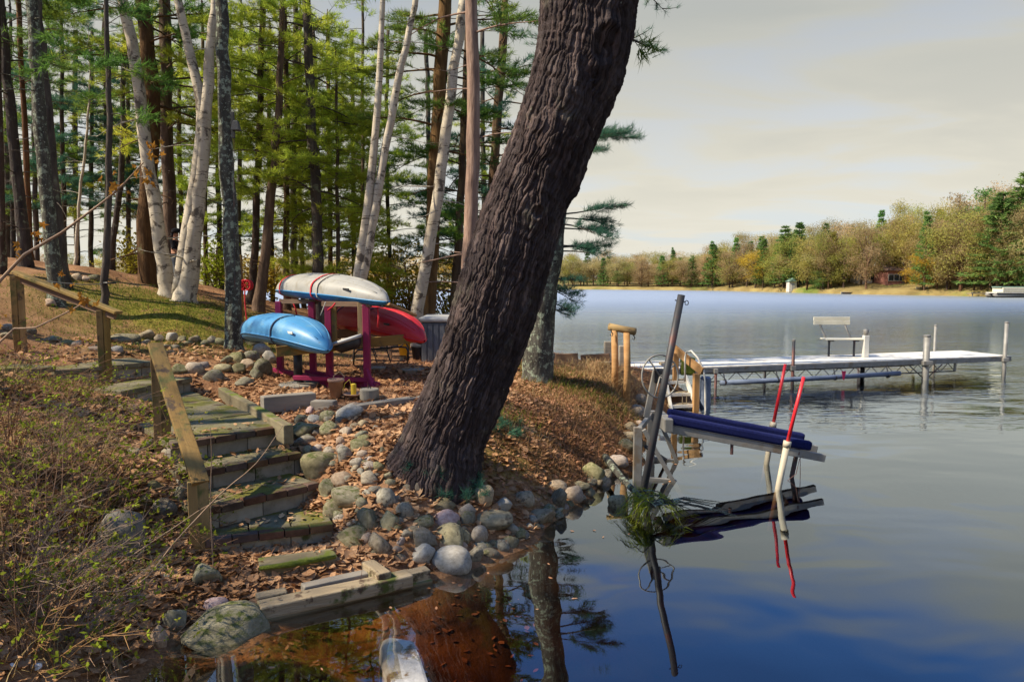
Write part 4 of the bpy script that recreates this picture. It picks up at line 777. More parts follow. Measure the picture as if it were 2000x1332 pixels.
# ------------------------------------------------------------------ pots and patio things
def ground_at(px, py): return hit(px, py)
g = G(657, 783, .86); g.z = hz(g.x, g.y); root = thing('flower_pot', g, 'pinkish terracotta pot at the foot of the kayak rack', 'pot')
MB().lathe([(.068, 0), (.092, .2), (.105, .2), (.105, .235), (.085, .235), (.08, .19)], g, 20).build('pot_body', M['terracotta'], root, True)
MB().tube([(g.x - .02, g.y, g.z + .2), (g.x - .03, g.y, g.z + .27), (g.x + .05, g.y, g.z + .33), (g.x + .11, g.y, g.z + .26)], .007, 5).build('dry_stem', M['twig_pale'], root)
g = G(691, 781, .88); g.z = max(hz(g.x, g.y), .86) + .02; root = thing('candle_dish', g, 'shallow clay dish with a thick yellow candle', 'dish')
MB().lathe([(.05, 0), (.125, .035), (.13, .045), (.115, .045), (.04, .015)], g, 20).build('dish', M['terracotta'], root, True); MB().lathe([(.035, .015), (.035, .16), (.02, .17)], g, 14).build('candle', M['yellow_plastic'], root)
MB().tube([(g.x - .03, g.y, g.z + .15), (g.x - .05, g.y, g.z + .22), (g.x - .11, g.y, g.z + .17), (g.x - .13, g.y, g.z + .08)], .006, 5).build('wire', M['yellow_plastic'], root)
g = G(722, 780, .90); g.z = max(hz(g.x, g.y), .88); root = thing('concrete_plug', g, 'round pale concrete plug with a bent wire loop beside the dish', 'block')
MB().lathe([(.115, 0), (.12, .02), (.12, .125), (.11, .135), (0, .136)], g, 22).build('plug', M['concrete'], root); MB().tube([(g.x - .02, g.y, g.z + .13), (g.x - .01, g.y, g.z + .19), (g.x + .02, g.y, g.z + .13)], .006, 5).build('wire_loop', M['black_metal'], root)
# black tubular chair frame
def gz(px, py, z=.88): q = G(px, py, z); q.z = hz(q.x, q.y); return q
root = thing('patio_glider', gz(745, 705), 'black tubular metal glider frame on the terrace behind the rack', 'chair')
fy0, fy1 = G(745, 712, .88).y, G(745, 712, .88).y + .55
for k, yy in enumerate((fy0, fy1)):
    L_ = D(690, 700, yy); Rr = D(798, 700, yy); zb = hz(L_.x, yy)
    MB().tube([(L_.x, yy, zb), (L_.x + .02, yy, zb + .2), (L_.x + .08, yy, zb + .27), (Rr.x - .15, yy, zb + .33), (Rr.x - .04, yy, zb + .32), (Rr.x, yy, zb + .24), (Rr.x - .03, yy, zb + .02)], .016, 7).build('side_frame', M['black_metal'], root, True)
    MB().tube([(L_.x + .05, yy, zb + .1), (Rr.x - .05, yy, zb + .08)], .012, 6).build('stretcher', M['black_metal'], root)
    for t in (.35, .6): MB().tube([(L_.x.real + (Rr.x - L_.x) * t, yy, zb + .29), (L_.x + (Rr.x - L_.x) * (t + .08), yy, zb + .05)], .012, 6).build('leg', M['black_metal'], root)
for t in (.1, .35, .6, .9):
    x = L_.x + (Rr.x - L_.x) * t; MB().tube([(x, fy0, zb + .29), (x, fy1, zb + .29)], .012, 6).build('cross_bar', M['black_metal'], root)
g = gz(786, 702); g.y += .25; root = thing('bucket', g + Vector((0, 0, .0)), 'small yellow plastic bucket behind the black glider frame', 'bucket')
MB().lathe([(.09, 0), (.12, .25), (.128, .25), (.128, .27), (.11, .27)], g + Vector((0, 0, .08)), 16).build('bucket_body', M['yellow_plastic'], root, True); MB().lathe([(.1, 0), (.1, .08)], g, 12).build('stand', M['black_metal'], root)
for k, (px, py, rpx) in enumerate(((737, 720, 17), (806, 722, 24), (700, 702, 18))):
    g = G(px, py, .885); g.z = hz(g.x, g.y) - .005; r = rpx * g.y / F; props(MB().lathe([(r, -.03), (r, .02), (r * .93, .03), (0, .031)], g, 22).build('stepping_stone', M['concrete']), ('round concrete stepping stone just behind the rack', 'larger round concrete stepping stone under the glider frame foot', 'round concrete stepping stone under the far glider leg')[k], 'stepping stone')
# grey tub with ribbed side and lid
ty = 13.3; tl = D(822, 640, ty); tz = .86; root = thing('hot_tub', (tl.x + .8, ty + .6, tz), 'grey hot tub with ribbed cabinet and lid behind the big trunk', 'hot tub')
zt = D(822, 628, ty).z
MB().box((tl.x + .8, ty + .6, (tz + zt) / 2 - .02), (1.6, 1.2, zt - tz)).build('cabinet', M['grey_panel'], root, bevel=.02)
for i in range(14): MB().box((tl.x + .06 + i * .113, ty - .008, (tz + zt) / 2 - .02), (.085, .022, zt - tz - .04)).build('side_slat', M['grey_panel'], root, bevel=.006)
MB().box((tl.x + .8, ty + .6, zt + .03), (1.68, 1.28, .09)).build('lid', M['grey_plastic'], root, bevel=.03)
pl = timber(D(752, 596, 13.0) + Vector((0, .1, .05)), D(803, 617, 13.0) + Vector((0, .3, .02)), .5, .05, 'wood_orange', 'orange-brown board sloping down to the grey hot tub', 0, 'board', 'board')
x0 = D(760, 600, 13.15); props(beam_obj('stake', (x0.x, 13.2, .80), (x0.x, 13.2, x0.z - .04), .06, .06, M['wood_brown']), 'short brown stake propping the sloping board', 'stake')
g = gz(850, 700, .87); root = thing('planter', g, 'wide brown planter pot beside the big trunk and hot tub', 'pot')
MB().lathe([(.13, 0), (.19, .30), (.215, .30), (.215, .36), (.19, .36), (.175, .28)], g, 22).build('pot_body', M['pot_brown'], root, True)
g = gz(815, 702, .87); g.y += .3; root = thing('black_bin', g, 'low black bin between the glider frame and the brown planter', 'bin')
MB().lathe([(.13, 0), (.15, .22), (.16, .22), (.16, .25)], g, 14).build('bin_body', M['black_metal'], root)
# hose reel and its post
pb = D(469, 600, 13.2); pz = hz(pb.x, 13.2); pt = D(467, 498, 13.2)
props(beam_obj('wooden_post', (pb.x, 13.2, pz - .2), (pt.x, 13.2, pt.z), .09, .09, M['wood_yellow'], None, .006, up=(1, 0, 0)), 'square yellow-brown wooden post beside the lamp trunk', 'post')
c = D(481, 557, 13.15); root = thing('hose_reel', c, 'red hose reel mounted on the square wooden post', 'hose reel')
MB().tube([D(468, 557, 13.15), c], .015, 6).build('bracket', M['black_metal'], root)
mb = MB(); 
for yy in (-.07, .07):
    MB().tube([(c.x + .098 * math.cos(a), c.y + yy, c.z + .098 * math.sin(a)) for a in np.linspace(0, 6.28, 22)], .010, 6, False).build('flange', M['red_rod'], root)
    for a in (0, 1.05, 2.1): MB().beam((c.x + .095 * math.cos(a), c.y + yy, c.z + .095 * math.sin(a)), (c.x - .095 * math.cos(a), c.y + yy, c.z - .095 * math.sin(a)), .02, .008).build('spoke', M['red_rod'], root)
for j in range(4): MB().tube([(c.x + .075 * math.cos(a), c.y - .05 + j * .033, c.z + .075 * math.sin(a)) for a in np.linspace(0, 6.28, 18)], .017, 6, False).build('hose_coil', M['strap_red'], root)
MB().tube([(c.x - .03, c.y, c.z - .08), (c.x - .035, c.y, c.z - .3), (c.x - .02, c.y, c.z - .55), (c.x, c.y, c.z - .75)], .013, 6).build('hose_end', M['strap_red'], root)
# ------------------------------------------------------------------ person behind the double birch
def skin_mesh(name, verts, edges, radii, mat_, parent, rootv=0):
    me = bpy.data.meshes.new(name); me.from_pydata(verts, edges, []); o = link(name, me, mat_, parent); o.modifiers.new('skin', 'SKIN'); sl = me.skin_vertices[0].data
    for i, r in enumerate(radii): sl[i].radius = (r, r) if np.isscalar(r) else r
    sl[rootv].use_root = True; s = o.modifiers.new('sub', 'SUBSURF'); s.levels = 2; s.render_levels = 2
    for p in me.polygons: p.use_smooth = True
    o.modifiers['skin'].use_smooth_shade = True; return o
hd = D(342, 458, 17.2); gzp = hz(hd.x, 17.2); Hh = hd.z + .10 - gzp; k = Hh / 1.72; root = thing('person', (hd.x, 17.2, gzp), 'person in black cap and dark shirt standing behind the double birch', 'person')
V_ = [(0, 0, .95), (0, 0, 1.15), (0, 0, 1.36), (0, 0, 1.46), (.02, 0, 1.56), (.03, 0, 1.66), (0, .19, 1.38), (.06, .25, 1.12), (.22, .14, 1.0), (.30, .10, 1.0), (0, -.19, 1.38), (.05, -.25, 1.12), (.24, -.16, 1.02), (.32, -.12, 1.03), (0, .1, .90), (.02, .11, .5), (0, .11, .08), (.14, .12, .03), (0, -.1, .90), (.03, -.11, .5), (0, -.11, .08), (.14, -.12, .03)]
E_ = [(0, 1), (1, 2), (2, 3), (3, 4), (4, 5), (2, 6), (6, 7), (7, 8), (8, 9), (2, 10), (10, 11), (11, 12), (12, 13), (0, 14), (14, 15), (15, 16), (16, 17), (0, 18), (18, 19), (19, 20), (20, 21)]
Rd = [.13, .125, .15, .055, .085, .08, .055, .042, .032, .035, .055, .042, .032, .035, .085, .06, .045, .035, .085, .06, .045, .035]
V_ = [(x * k, y * k, z * k) for x, y, z in V_]; Rd = [r * k for r in Rd]
skin_mesh('body', V_, E_, Rd, M['skin'], root)
skin_mesh('shirt', [V_[i] for i in (0, 1, 2, 6, 7, 10, 11)], [(0, 1), (1, 2), (2, 3), (3, 4), (2, 5), (5, 6)], [.15 * k, .148 * k, .165 * k, .07 * k, .058 * k, .07 * k, .058 * k], M['cloth_dark'], root)
skin_mesh('trousers', [V_[i] for i in (0, 14, 15, 16, 18, 19, 20)], [(0, 1), (1, 2), (2, 3), (0, 4), (4, 5), (5, 6)], [.145 * k, .105 * k, .085 * k, .07 * k, .105 * k, .085 * k, .07 * k], M['cloth_grey'], root)
hx_ = Vector((.025 * k, 0, 1.60 * k)) + root.location
MB().lathe([(.095, .03), (.10, .06), (.09, .11), (.05, .14), (.0, .145)], hx_, 16).build('cap', M['cloth_dark'], root, True)
MB().box(hx_ + Vector((.12, 0, .045)), (.1, .13, .012)).build('cap_brim', M['cloth_dark'], root, bevel=.005)
MB().tube([hx_ + Vector((.085, 0, .0)), hx_ + Vector((.115, 0, -.025))], [.012, .016], 6).build('nose', M['skin'], root, True)
MB().tube([hx_ + Vector((-.075, 0, .03)), hx_ + Vector((-.06, 0, -.06))], [.06, .045], 8).build('hair', M['cloth_dark'], root, True)
# ------------------------------------------------------------------ dock
DZ = .5
NL, NRt, FL, FR = G(1232, 722, DZ), G(1970, 694.5, DZ), G(1236, 705, DZ), G(1822, 684, DZ)
dock = thing('dock', (NL.x, NL.y, 0), 'long white-topped boat dock on metal posts reaching out into the lake', 'dock')
uD = (NRt - NL).normalized(); nD = Vector((-uD.y, uD.x, 0)); LD = (NRt - NL).length; WD = 1.35; MD = Matrix((uD, nD, Vector((0, 0, 1)))).transposed()
def dput(nm, x, y, z, sx, sy, sz, m, bv=.008):
    o = link(nm, MB().box((0, 0, 0), (sx, sy, sz)).mesh(nm), M[m], dock); bev(o, bv); o.matrix_local = Matrix.Translation(NL + uD * x + nD * y + Vector((0, 0, z)) - dock.location) @ MD.to_4x4(); return o
npan = 8
for i in range(npan):
    for j in range(5): dput('deck_plank', LD * (i + .5) / npan, WD * (j + .5) / 5, -.02, LD / npan - .012, WD / 5 - .006, .04, 'white_paint', .004)
for y in (.0, WD): dput('side_beam', LD / 2, y + (-.022 if y == 0 else .022), -.075, LD, .04, .12, 'steel_light')
dput('end_beam', LD + .022, WD / 2, -.075, .04, WD + .09, .12, 'steel_light')
x0, x1 = 1.9, LD - 1.6
for y in (.06, WD - .06):
    mb = MB(); a = NL + nD * y; bot = Vector((0, 0, -.34)); top = Vector((0, 0, -.14))
    MB().tube([a + uD * x0 + bot, a + uD * x1 + bot], .016, 6).build('truss_chord', M['steel_dark'], dock)
    nseg = 15
    for i in range(nseg):
        xa = x0 + (x1 - x0) * i / nseg; xb = x0 + (x1 - x0) * (i + .5) / nseg; xc = x0 + (x1 - x0) * (i + 1) / nseg
        mb.tube([a + uD * xa + bot, a + uD * xb + top, a + uD * xc + bot], .009, 5)
    mb.build('truss_web', M['steel_dark'], dock)
    MB().tube([a + uD * x1 + bot, a + uD * x1 + top], .03, 6).build('truss_end', M['steel_light'], dock)
def dpost(px, ytop, near, w=.05, m='steel_dark', ztop=None, bot=-1.0):
    # position along the dock for a pixel column on the near or far side
    best = min(np.linspace(0, LD, 400), key=lambda x: abs(CX + F * ((NL + uD * x + nD * (-.07 if near else WD + .07)).x / (NL + uD * x + nD * (-.07 if near else WD + .07)).y) - px)); p = NL + uD * best + nD * (-.07 if near else WD + .07)
    zt = ztop if ztop is not None else D(px, ytop, p.y).z
    MB().tube([(p.x, p.y, bot), (p.x, p.y, zt)], w, 12).build('dock_post', M[m], dock, True)
    if zt > DZ: MB().lathe([(w * 1.15, 0), (w * 1.15, .03), (w * .6, .04)], (p.x, p.y, zt), 12).build('post_cap', M['steel_light'], dock)
    MB().box((p.x, p.y, DZ - .09), (w * 3, w * 3, .1)).build('post_bracket', M['steel_light'], dock, bevel=.008); return p
dpost(1553, 666, True, .035); dpost(1497, 0, False, .03, ztop=.4); pm = dpost(1813, 657, True, .075, 'steel_light'); dpost(1829, 637, False, .035, 'steel_light'); dpost(1968, 631, True, .045, 'steel_light'); dpost(1687, 0, False, .085, ztop=.4); dpost(1400, 0, True, .03, ztop=.4)
for s in (-1, 1): MB().tube([(pm.x, pm.y, .0), (pm.x + s * .45, pm.y + .1 * s, .36)], .012, 6).build('post_brace', M['steel_dark'], dock)
# long blue padded pole slung along the dock
pa, pb_ = NL + nD * -.16, None
xa = 2.05; xb = min(np.linspace(0, LD, 300), key=lambda x: abs(CX + F * ((NL + uD * x).x / (NL + uD * x).y) - 1752))
root = thing('padded_pole', NL + uD * xa + nD * -.16 + Vector((0, 0, -.3)), 'long blue-grey padded pole slung under the edge of the dock', 'pole')
MB().tube([NL + uD * xa + nD * -.16 + Vector((0, 0, -.34)), NL + uD * (xa + xb) / 2 + nD * -.16 + Vector((0, 0, -.33)), NL + uD * xb + nD * -.16 + Vector((0, 0, -.30))], .055, 12).build('padding', M['blue_vinyl'], root, True)
for t in (0.02, .3, .62, .93):
    c = NL + uD * (xa + (xb - xa) * t) + nD * -.16; MB().tube([c + Vector((0, 0, -.335)) - uD * .02, c + Vector((0, 0, -.335)) + uD * .02], .062, 12).build('tie_band', M['steel_dark'], root); MB().beam(c + Vector((0, .0, -.28)), c + Vector((0, .09, -.12)), .02, .02).build('hanger', M['steel_dark'], root)
mb = MB(); c = NL + uD * min(np.linspace(0, LD, 300), key=lambda x: abs(CX + F * ((NL + uD * x).x / (NL + uD * x).y) - 1637)) + nD * -.26; mb.loft([[(c.x - .05, c.y, .32), (c.x + .05, c.y, .32), (c.x + .05, c.y + .012, .32), (c.x - .05, c.y + .012, .32)], [(c.x - .012, c.y, .12), (c.x + .012, c.y, .12), (c.x + .012, c.y + .012, .12), (c.x - .012, c.y + .012, .12)]])
props(mb.build('pennant', M['magenta_paint']), 'small magenta pennant hanging from the padded pole', 'pennant')
# bench on the dock
by = 17.6
b0 = D(1612, 664, by); bw = D(1684, 664, by).x - b0.x; sl_ = D(1612, 662, by).z
root = thing('dock_bench', (b0.x + bw / 2, by, DZ), 'cream bench with a wide backrest standing on the dock', 'bench')
for i in range(3): MB().box((b0.x + bw / 2, by - .16 + i * .14, sl_), (bw + .12, .125, .03)).build('seat_slat', M['cream_vinyl'], root, bevel=.008)
zb0, zb1 = D(1612, 636, by).z, D(1612, 620, by).z; cx_ = (D(1598, 630, by).x + D(1670, 630, by).x) / 2; wb = D(1670, 630, by).x - D(1598, 630, by).x
for i in range(2): MB().box((cx_, by + .26 + .02 * i, zb0 + (zb1 - zb0) * (.25 + .5 * i)), (wb, .03, (zb1 - zb0) / 2 - .008)).build('back_slat', M['cream_vinyl'], root, bevel=.006)
for px in (1609, 1658): MB().beam(D(px + 5, 664, by + .1), (D(px, 628, by).x, by + .30, zb0 + .1), .04, .03).build('back_support', M['steel_light'], root)
for px in (1619, 1668):
    x = D(px, 680, by).x; MB().box((x, by, (DZ + sl_) / 2 - .01), (.035, .05, sl_ - DZ - .02)).build('leg', M['steel_dark'], root); MB().box((x, by, sl_ - .03), (.06, .40, .03)).build('seat_bracket', M['steel_dark'], root)
pc = D(1690, 690, by - .2); pc.z = DZ; root = thing('dock_pedestal', pc, 'white square pedestal with a glass cap beside the dock bench', 'pedestal')
zt = D(1690, 655, by - .2).z; MB().box((pc.x, pc.y, (DZ + zt) / 2), (.12, .12, zt - DZ)).build('column', M['white_paint'], root, bevel=.01); MB().lathe([(.05, 0), (.06, .06), (.065, .12), (.05, .15)], (pc.x, pc.y, zt), 14).build('lamp_cap', M['steel_light'], root, True)
# ------------------------------------------------------------------ waterside stairs
sy = 13.2; root = thing('waterside_stairs', (D(1330, 780, sy).x, sy, .1), 'small white-edged stairs with a wooden handrail going down to the water', 'stairs')
TR = [((1292, 712), (1338, 710), 13.9), ((1297, 747), (1343, 745), 13.5), ((1300, 771), (1350, 769), 13.3), ((1306, 794), (1362, 791), 13.1)]
for (l, r, yy) in TR:
    a = D(l[0], l[1], yy); b = D(r[0], r[1], yy); beam_obj('tread', a + Vector((0, .12, 0)), b + Vector((0, .12, 0)), .26, .045, M['wood_pale'], root, .006); beam_obj('tread_edge', a + Vector((0, -.018, -.005)), b + Vector((0, -.018, -.005)), .02, .06, M['white_paint'], root, .004)
for t0_, t1_ in (((1299, 735), (1314, 815)), ((1338, 735), (1368, 815))): beam_obj('stringer', D(*t0_, 13.55), D(*t1_, 12.95), .04, .10, M['white_paint'], root, .005)
ra, rb = D(1316, 680, 13.6), D(1372, 726, 13.0)
beam_obj('handrail_board', ra, rb, .05, .15, M['wood_orange'], root, .006)
beam_obj('rail_post', (D(1320, 700, 13.55).x, 13.55, .3), D(1320, 690, 13.55), .10, .10, M['wood_orange'], root, .006, up=(1, 0, 0)); q = D(1360, 730, 13.05); beam_obj('rail_post', (q.x, 13.05, -.1), q, .15, .10, M['wood_orange'], root, .006, up=(1, 0, 0))
MB().tube([D(1338, 745, 13.2), D(1338, 700, 13.2), D(1340, 688, 13.2), D(1350, 685, 13.15), D(1362, 698, 13.1), D(1374, 720, 13.0), D(1377, 745, 13.0), D(1378, 800, 13.0), D(1378, 815, 13.0)], .018, 8).build('pipe_rail', M['white_paint'], root, True)
for px in (1333, 1341): MB().tube([D(px, 772, 13.25), D(px, 812, 13.2)], .01, 6).build('baluster', M['wood_pale'], root)
q = D(1377, 790, 13.3); props(MB().lathe([(.10, -.3), (.10, D(1377, 738, 13.3).z - q.z), (.07, D(1377, 735, 13.3).z - q.z)], q, 16).build('fender_post', M['blue_vinyl'], smooth=False), 'dark blue round bumper post beside the waterside stairs', 'post')
q = D(1343, 715, 13.9); props(MB().box((q.x, 13.9, q.z - .0), (.26, .2, .34)).build('crate', M['moss'], bevel=.03), 'yellow-green mossy block on the stair landing', 'block')
# gate of round posts
gy = 11.9; gb = [D(1200, 745, gy), D(1224, 752, gy - .12)]; root = thing('log_frame', (gb[0].x, gy, hz(gb[0].x, gy)), 'orange log frame with two posts and a crossbar on the bank', 'frame')
for k, (px, pt_, yy) in enumerate(((1200, 645, gy), (1224, 650, gy - .12))):
    p = D(px, 740, yy); t = D(px, pt_, yy); MB().tube([(p.x, yy, hz(p.x, yy) - .2), (p.x + .01, yy, .9), (t.x, yy, t.z)], [.062, .058, .055], 12).build('post', M['wood_orange'], root, True)
MB().tube([D(1189, 638, gy + .03), D(1215, 643, gy - .05), D(1241, 648, gy - .16)], [.062, .058, .062], 12).build('crossbar', M['wood_yellow'], root, True)
for px, py in ((1193, 648), (1236, 655)): c = D(px, py, gy - .1); MB().tube([c + Vector((0, 0, .05)), c + Vector((.01, 0, 0)), c + Vector((.035, 0, -.04)), c + Vector((.02, 0, -.075)), c + Vector((-.01, 0, -.05))], .009, 6).build('hook', M['black_metal'], root)
for i, (px, t, w, yy) in enumerate(((1188, 667, .17, 14.6), (1216, 675, .15, 14.4))):
    p = D(px, 700, yy); props(MB().box((p.x, yy, D(px, t, yy).z - .5), (w, .15, 1.0)).build('piling', M['wood_grey'], bevel=.015), ('squared grey wooden piling behind the log frame', 'shorter grey wooden piling seen between the log frame posts')[i], 'piling')
for i, (p0, p1, yy, h, m, lb_) in enumerate((((1085, 691), (1129, 690), 14.0, .24, 'wood_brown', 'brown edging board at the top of the bank beside the lichened trunk'), ((1135, 693), (1192, 690), 13.6, .2, 'wood_brown', 'brown edging board running to the log frame'), ((1158, 706), (1198, 706), 13.2, .09, 'wood_pale', 'pale bleached board lying before the log frame'))):
    a, b = D(*p0, yy), D(*p1, yy - .1); timber((a.x, a.y, a.z), (b.x, b.y, b.z), .08, max(h, a.z - hz(a.x, a.y) + .05), m, lb_, .004, 'edging_board', 'board')
# ------------------------------------------------------------------ jet-ski lift
LY = G(1245, 938, 0).y; LR = LY + .95
lift = thing('boat_lift', (G(1290, 938, 0).x, LY + .4, 0), 'small aluminium boat lift with two dark blue carpeted bunks over the water', 'boat lift')
def L2(n, p0, y0, p1, y1, w, h, m='steel_light'): return beam_obj(n, D(*p0, y0), D(*p1, y1), w, h, M[m], lift, .004)
for yy, dx in ((LY, 0), (LR, 26)):
    dy = 0 if dx == 0 else -32
    a = D(1246 + dx, 834 + dy, yy); MB().box((a.x, yy, (a.z - .9) / 2), (.10, .07, a.z + .9)).build('upright', M['steel_light'], lift, bevel=.006)
    s = G(1337, 938, 0) if dx == 0 else G(1341, 905, 0); s.y = yy
    beam_obj('brace', (a.x + .06, yy - .05, a.z - .02), (s.x, yy - .05, -.25), .045, .05, M['steel_light'], lift, .004)
    beam_obj('foot_beam', (a.x - .05, yy, .03), (s.x - .1, yy, -.02), .05, .06, M['steel_light'], lift, .004)
beam_obj('cross_beam', (D(1246, 838, LY).x, LY, .60), (D(1272, 802, LR).x, LR, .62), .05, .06, M['steel_light'], lift, .004)
beam_obj('cross_brace', (D(1262, 890, LY).x, LY + .05, .40), (D(1300, 850, LR).x, LR - .05, .02), .03, .04, M['steel_dark'], lift, .004)
B0, B1 = D(1304, 818, LY + .02), D(1584, 871, LY + .02); B2, B3 = D(1303, 806, LY + .5), D(1570, 855, LY + .5)
for p, q in ((B0, B1), (B2, B3)):
    beam_obj('bunk', p, q, .10, .115, M['blue_carpet'], lift, .03)
    d = (q - p).normalized(); beam_obj('bunk_beam', p + Vector((0, 0, -.115)) - d * .03, q + Vector((0, 0, -.115)) + d * .17, .06, .09, M['steel_light'], lift, .006)
MB().box(D(1296, 822, LY + .2), (.10, .62, .16)).build('pivot_box', M['steel_light'], lift, bevel=.01)
for t in (.45,): c = B0.lerp(B1, t); MB().tube([c + Vector((0, 0, -.16)), c + Vector((0, 0, -.28))], .02, 8).build('hook_bolt', M['steel_dark'], lift)
e = D(1548, 878, LY + .1); 
for (a_, b_) in (((1557, 880), (1532, 953)), ((1528, 895), (1545, 870))):
    q = D(*b_, LY + .15); beam_obj('support_leg', D(*a_, LY + .15), Vector((q.x, q.y, min(q.z, q.z) - (.35 if b_[1] > 900 else 0))), .04, .05, M['steel_dark'], lift, .004)
MB().beam(D(1556, 882, LY), D(1556, 876, LY + .5), .07, .07).build('rear_cross_beam', M['steel_dark'], lift, bevel=.005)
MB().tube([D(1563, 893, LY), D(1563, 930, LY), D(1562, 962, LY)], .004, 4).build('cable', M['steel_dark'], lift); MB().tube([D(1562, 895, LY), D(1555, 925, LY), D(1536, 940, LY), D(1532, 955, LY)], .004, 4).build('cable', M['steel_dark'], lift)
# winch wheel on its arm
wc = D(1289, 735, LY + .12); MB().beam(D(1281, 722, LY + .2), D(1262, 815, LY + .2), .07, .05).build('winch_arm', M['steel_light'], lift, bevel=.006)
wr = 39 * LY / F; wheel = []; ax = Vector((.25, -1, .1)).normalized(); e1 = Vector((1, .25, 0)).normalized(); e2 = ax.cross(e1)
rim = MB().tube([wc + (e1 * math.cos(a) + e2 * math.sin(a) * 1.1) * wr for a in np.linspace(0, 2 * math.pi, 37)], .011, 7, False).build('winch_wheel', M['steel_light'], lift, True)
for a in (.55, 2.2, 4.4, 5.6):
    mb = MB(); mb.tube([wc, wc + (e1 * math.cos(a) + e2 * math.sin(a) * 1.1) * wr], .010, 6); me = mb.mesh('spoke', True, parent_world(lift)); link('spoke', me, M['steel_light'], rim)
MB().box(wc + Vector((.0, .06, 0)), (.13, .12, .17)).build('winch_housing', M['black_metal'], lift, bevel=.02)
# leaning steel pole
pb0 = G(1256, 962, 0); pt0 = D(1331, 576, pb0.y + .1); d = (pt0 - pb0).normalized(); root = thing('leaning_pole', pb0, 'tall rusty steel pole leaning out of the water beside the lift', 'pole')
MB().tube([pb0 - d * .5, pb0.lerp(pt0, .5), pt0], .041, 14).build('pole_shaft', M['steel_dark'], root, True)
MB().tube([pt0 - d * .07 + Vector((-.06, 0, .01)), pt0 - d * .07 + Vector((.06, 0, -.01))], .007, 6).build('pin', M['steel_dark'], root)
rc = pt0 - d * .07 + Vector((.072, 0, -.02)); MB().tube([rc + Vector((.02 * math.cos(a), 0, .025 * math.sin(a))) for a in np.linspace(0, 6.28, 12)], .005, 5, False).build('ring', M['steel_dark'], root)
# guide poles
for i, (gb_, wt, rt) in enumerate((((1520, 955), (1537, 868), (1570, 736)), ((1497, 906), (1510, 830), (1534, 711)))):
    b = G(*gb_, 0); y = b.y; w = D(*wt, y); r = D(*rt, y); d = (w - b).normalized(); root = thing('guide_pole', b, ('red rod guide pole in a white pipe beside the front bunk', 'red rod guide pole in a white pipe behind the rear bunk')[i], 'guide pole')
    MB().tube([b - d * .5, w], .036, 12).build('pipe', M['pvc'], root, True); MB().tube([w - d * .03, w + d * .04], .044, 12).build('collar', M['pvc'], root, True); MB().tube([w, w.lerp(r, .5), r], [.021, .021, .019], 10).build('rod', M['red_rod'], root, True)
# ------------------------------------------------------------------ submerged slab and sunken log
mat('slab_white', [(.3, (.17, .165, .16)), (.5, (.31, .305, .30)), (.7, (.45, .445, .44))], 5, rough=.5, bump=.5, bscale=14, over=((.12, .08, .045), 4, .54, .62))
q = [G(*p, -.01) for p in ((742, 1246), (760, 1240), (806, 1256), (822, 1290), (838, 1345), (800, 1358), (764, 1346), (748, 1300))]; rg = random.Random(3); mb = MB()
mb.loft([[(p.x * 1.02, p.y, -.45) for p in q], [(p.x, p.y, -.06 + rg.uniform(-.01, .01)) for p in q], [(p.x * .97 + -.0065, p.y * .97 + .125, .012 + rg.uniform(-.03, .012)) for p in q]]); props(mb.build('pale_slab', M['slab_white'], bevel=.025), 'pale slab lying awash in the brown shallows', 'slab')
# ------------------------------------------------------------------ fallen pine bough by the lift
rng = np.random.default_rng(77); b0 = hit(1182, 897); pts = [b0 + Vector((0, 0, .02)), D(1212, 930, LY - .5), D(1238, 958, LY - 1.0), D(1262, 980, LY - 1.35), D(1280, 990, LY - 1.5)]
root = thing('fallen_bough', b0, 'broken pine bough with drooping green needles hanging into the water', 'branch'); mb = MB(); sp = spline(pts, 14); mb.tube(sp, [.045 - .0022 * i for i in range(14)], 8); Pn, Dn = [], []
for k in range(30):
    a = sp[7 + k % 7]; e_ = D(rng.choice([rng.uniform(1190, 1260), rng.uniform(1240, 1350)]), rng.uniform(985, 1058), a.y - rng.uniform(-.1, .25)); e_.z = max(e_.z, .02); m_ = a.lerp(e_, .5) + Vector((0, 0, .10)); br = spline([a, m_, e_], 7); mb.tube(br, [.007, .0065, .006, .005, .0045, .004, .003], 4, False)
    for i in range(2, 7): Pn.append(tuple(br[i])); d = (br[i] - br[i - 1]).normalized(); Dn.append((d.x * .6, d.y * .6, d.z * .6 - .55))
for k in range(16):      # long bare twigs reaching along the water
    a = sp[11]; az = rng.uniform(-.1, .55); L = rng.uniform(.35, .95); e_ = a + Vector((math.cos(az) * L, math.sin(az) * L, 0)); e_.z = rng.uniform(.01, .08); mb.tube([a, a.lerp(e_, .5) + Vector((0, 0, .06)), e_], [.007, .005, .003], 4, False)
mb.build('stem', M['bark_lichen'], root, True); V_, F_ = needles(Pn, Dn, 7, .14, .005, .34, rng); V_[:, 2] = np.maximum(V_[:, 2], .004); link('needles', npmesh('needles', V_ - np.array(b0), F_), M['needle_light'], root)
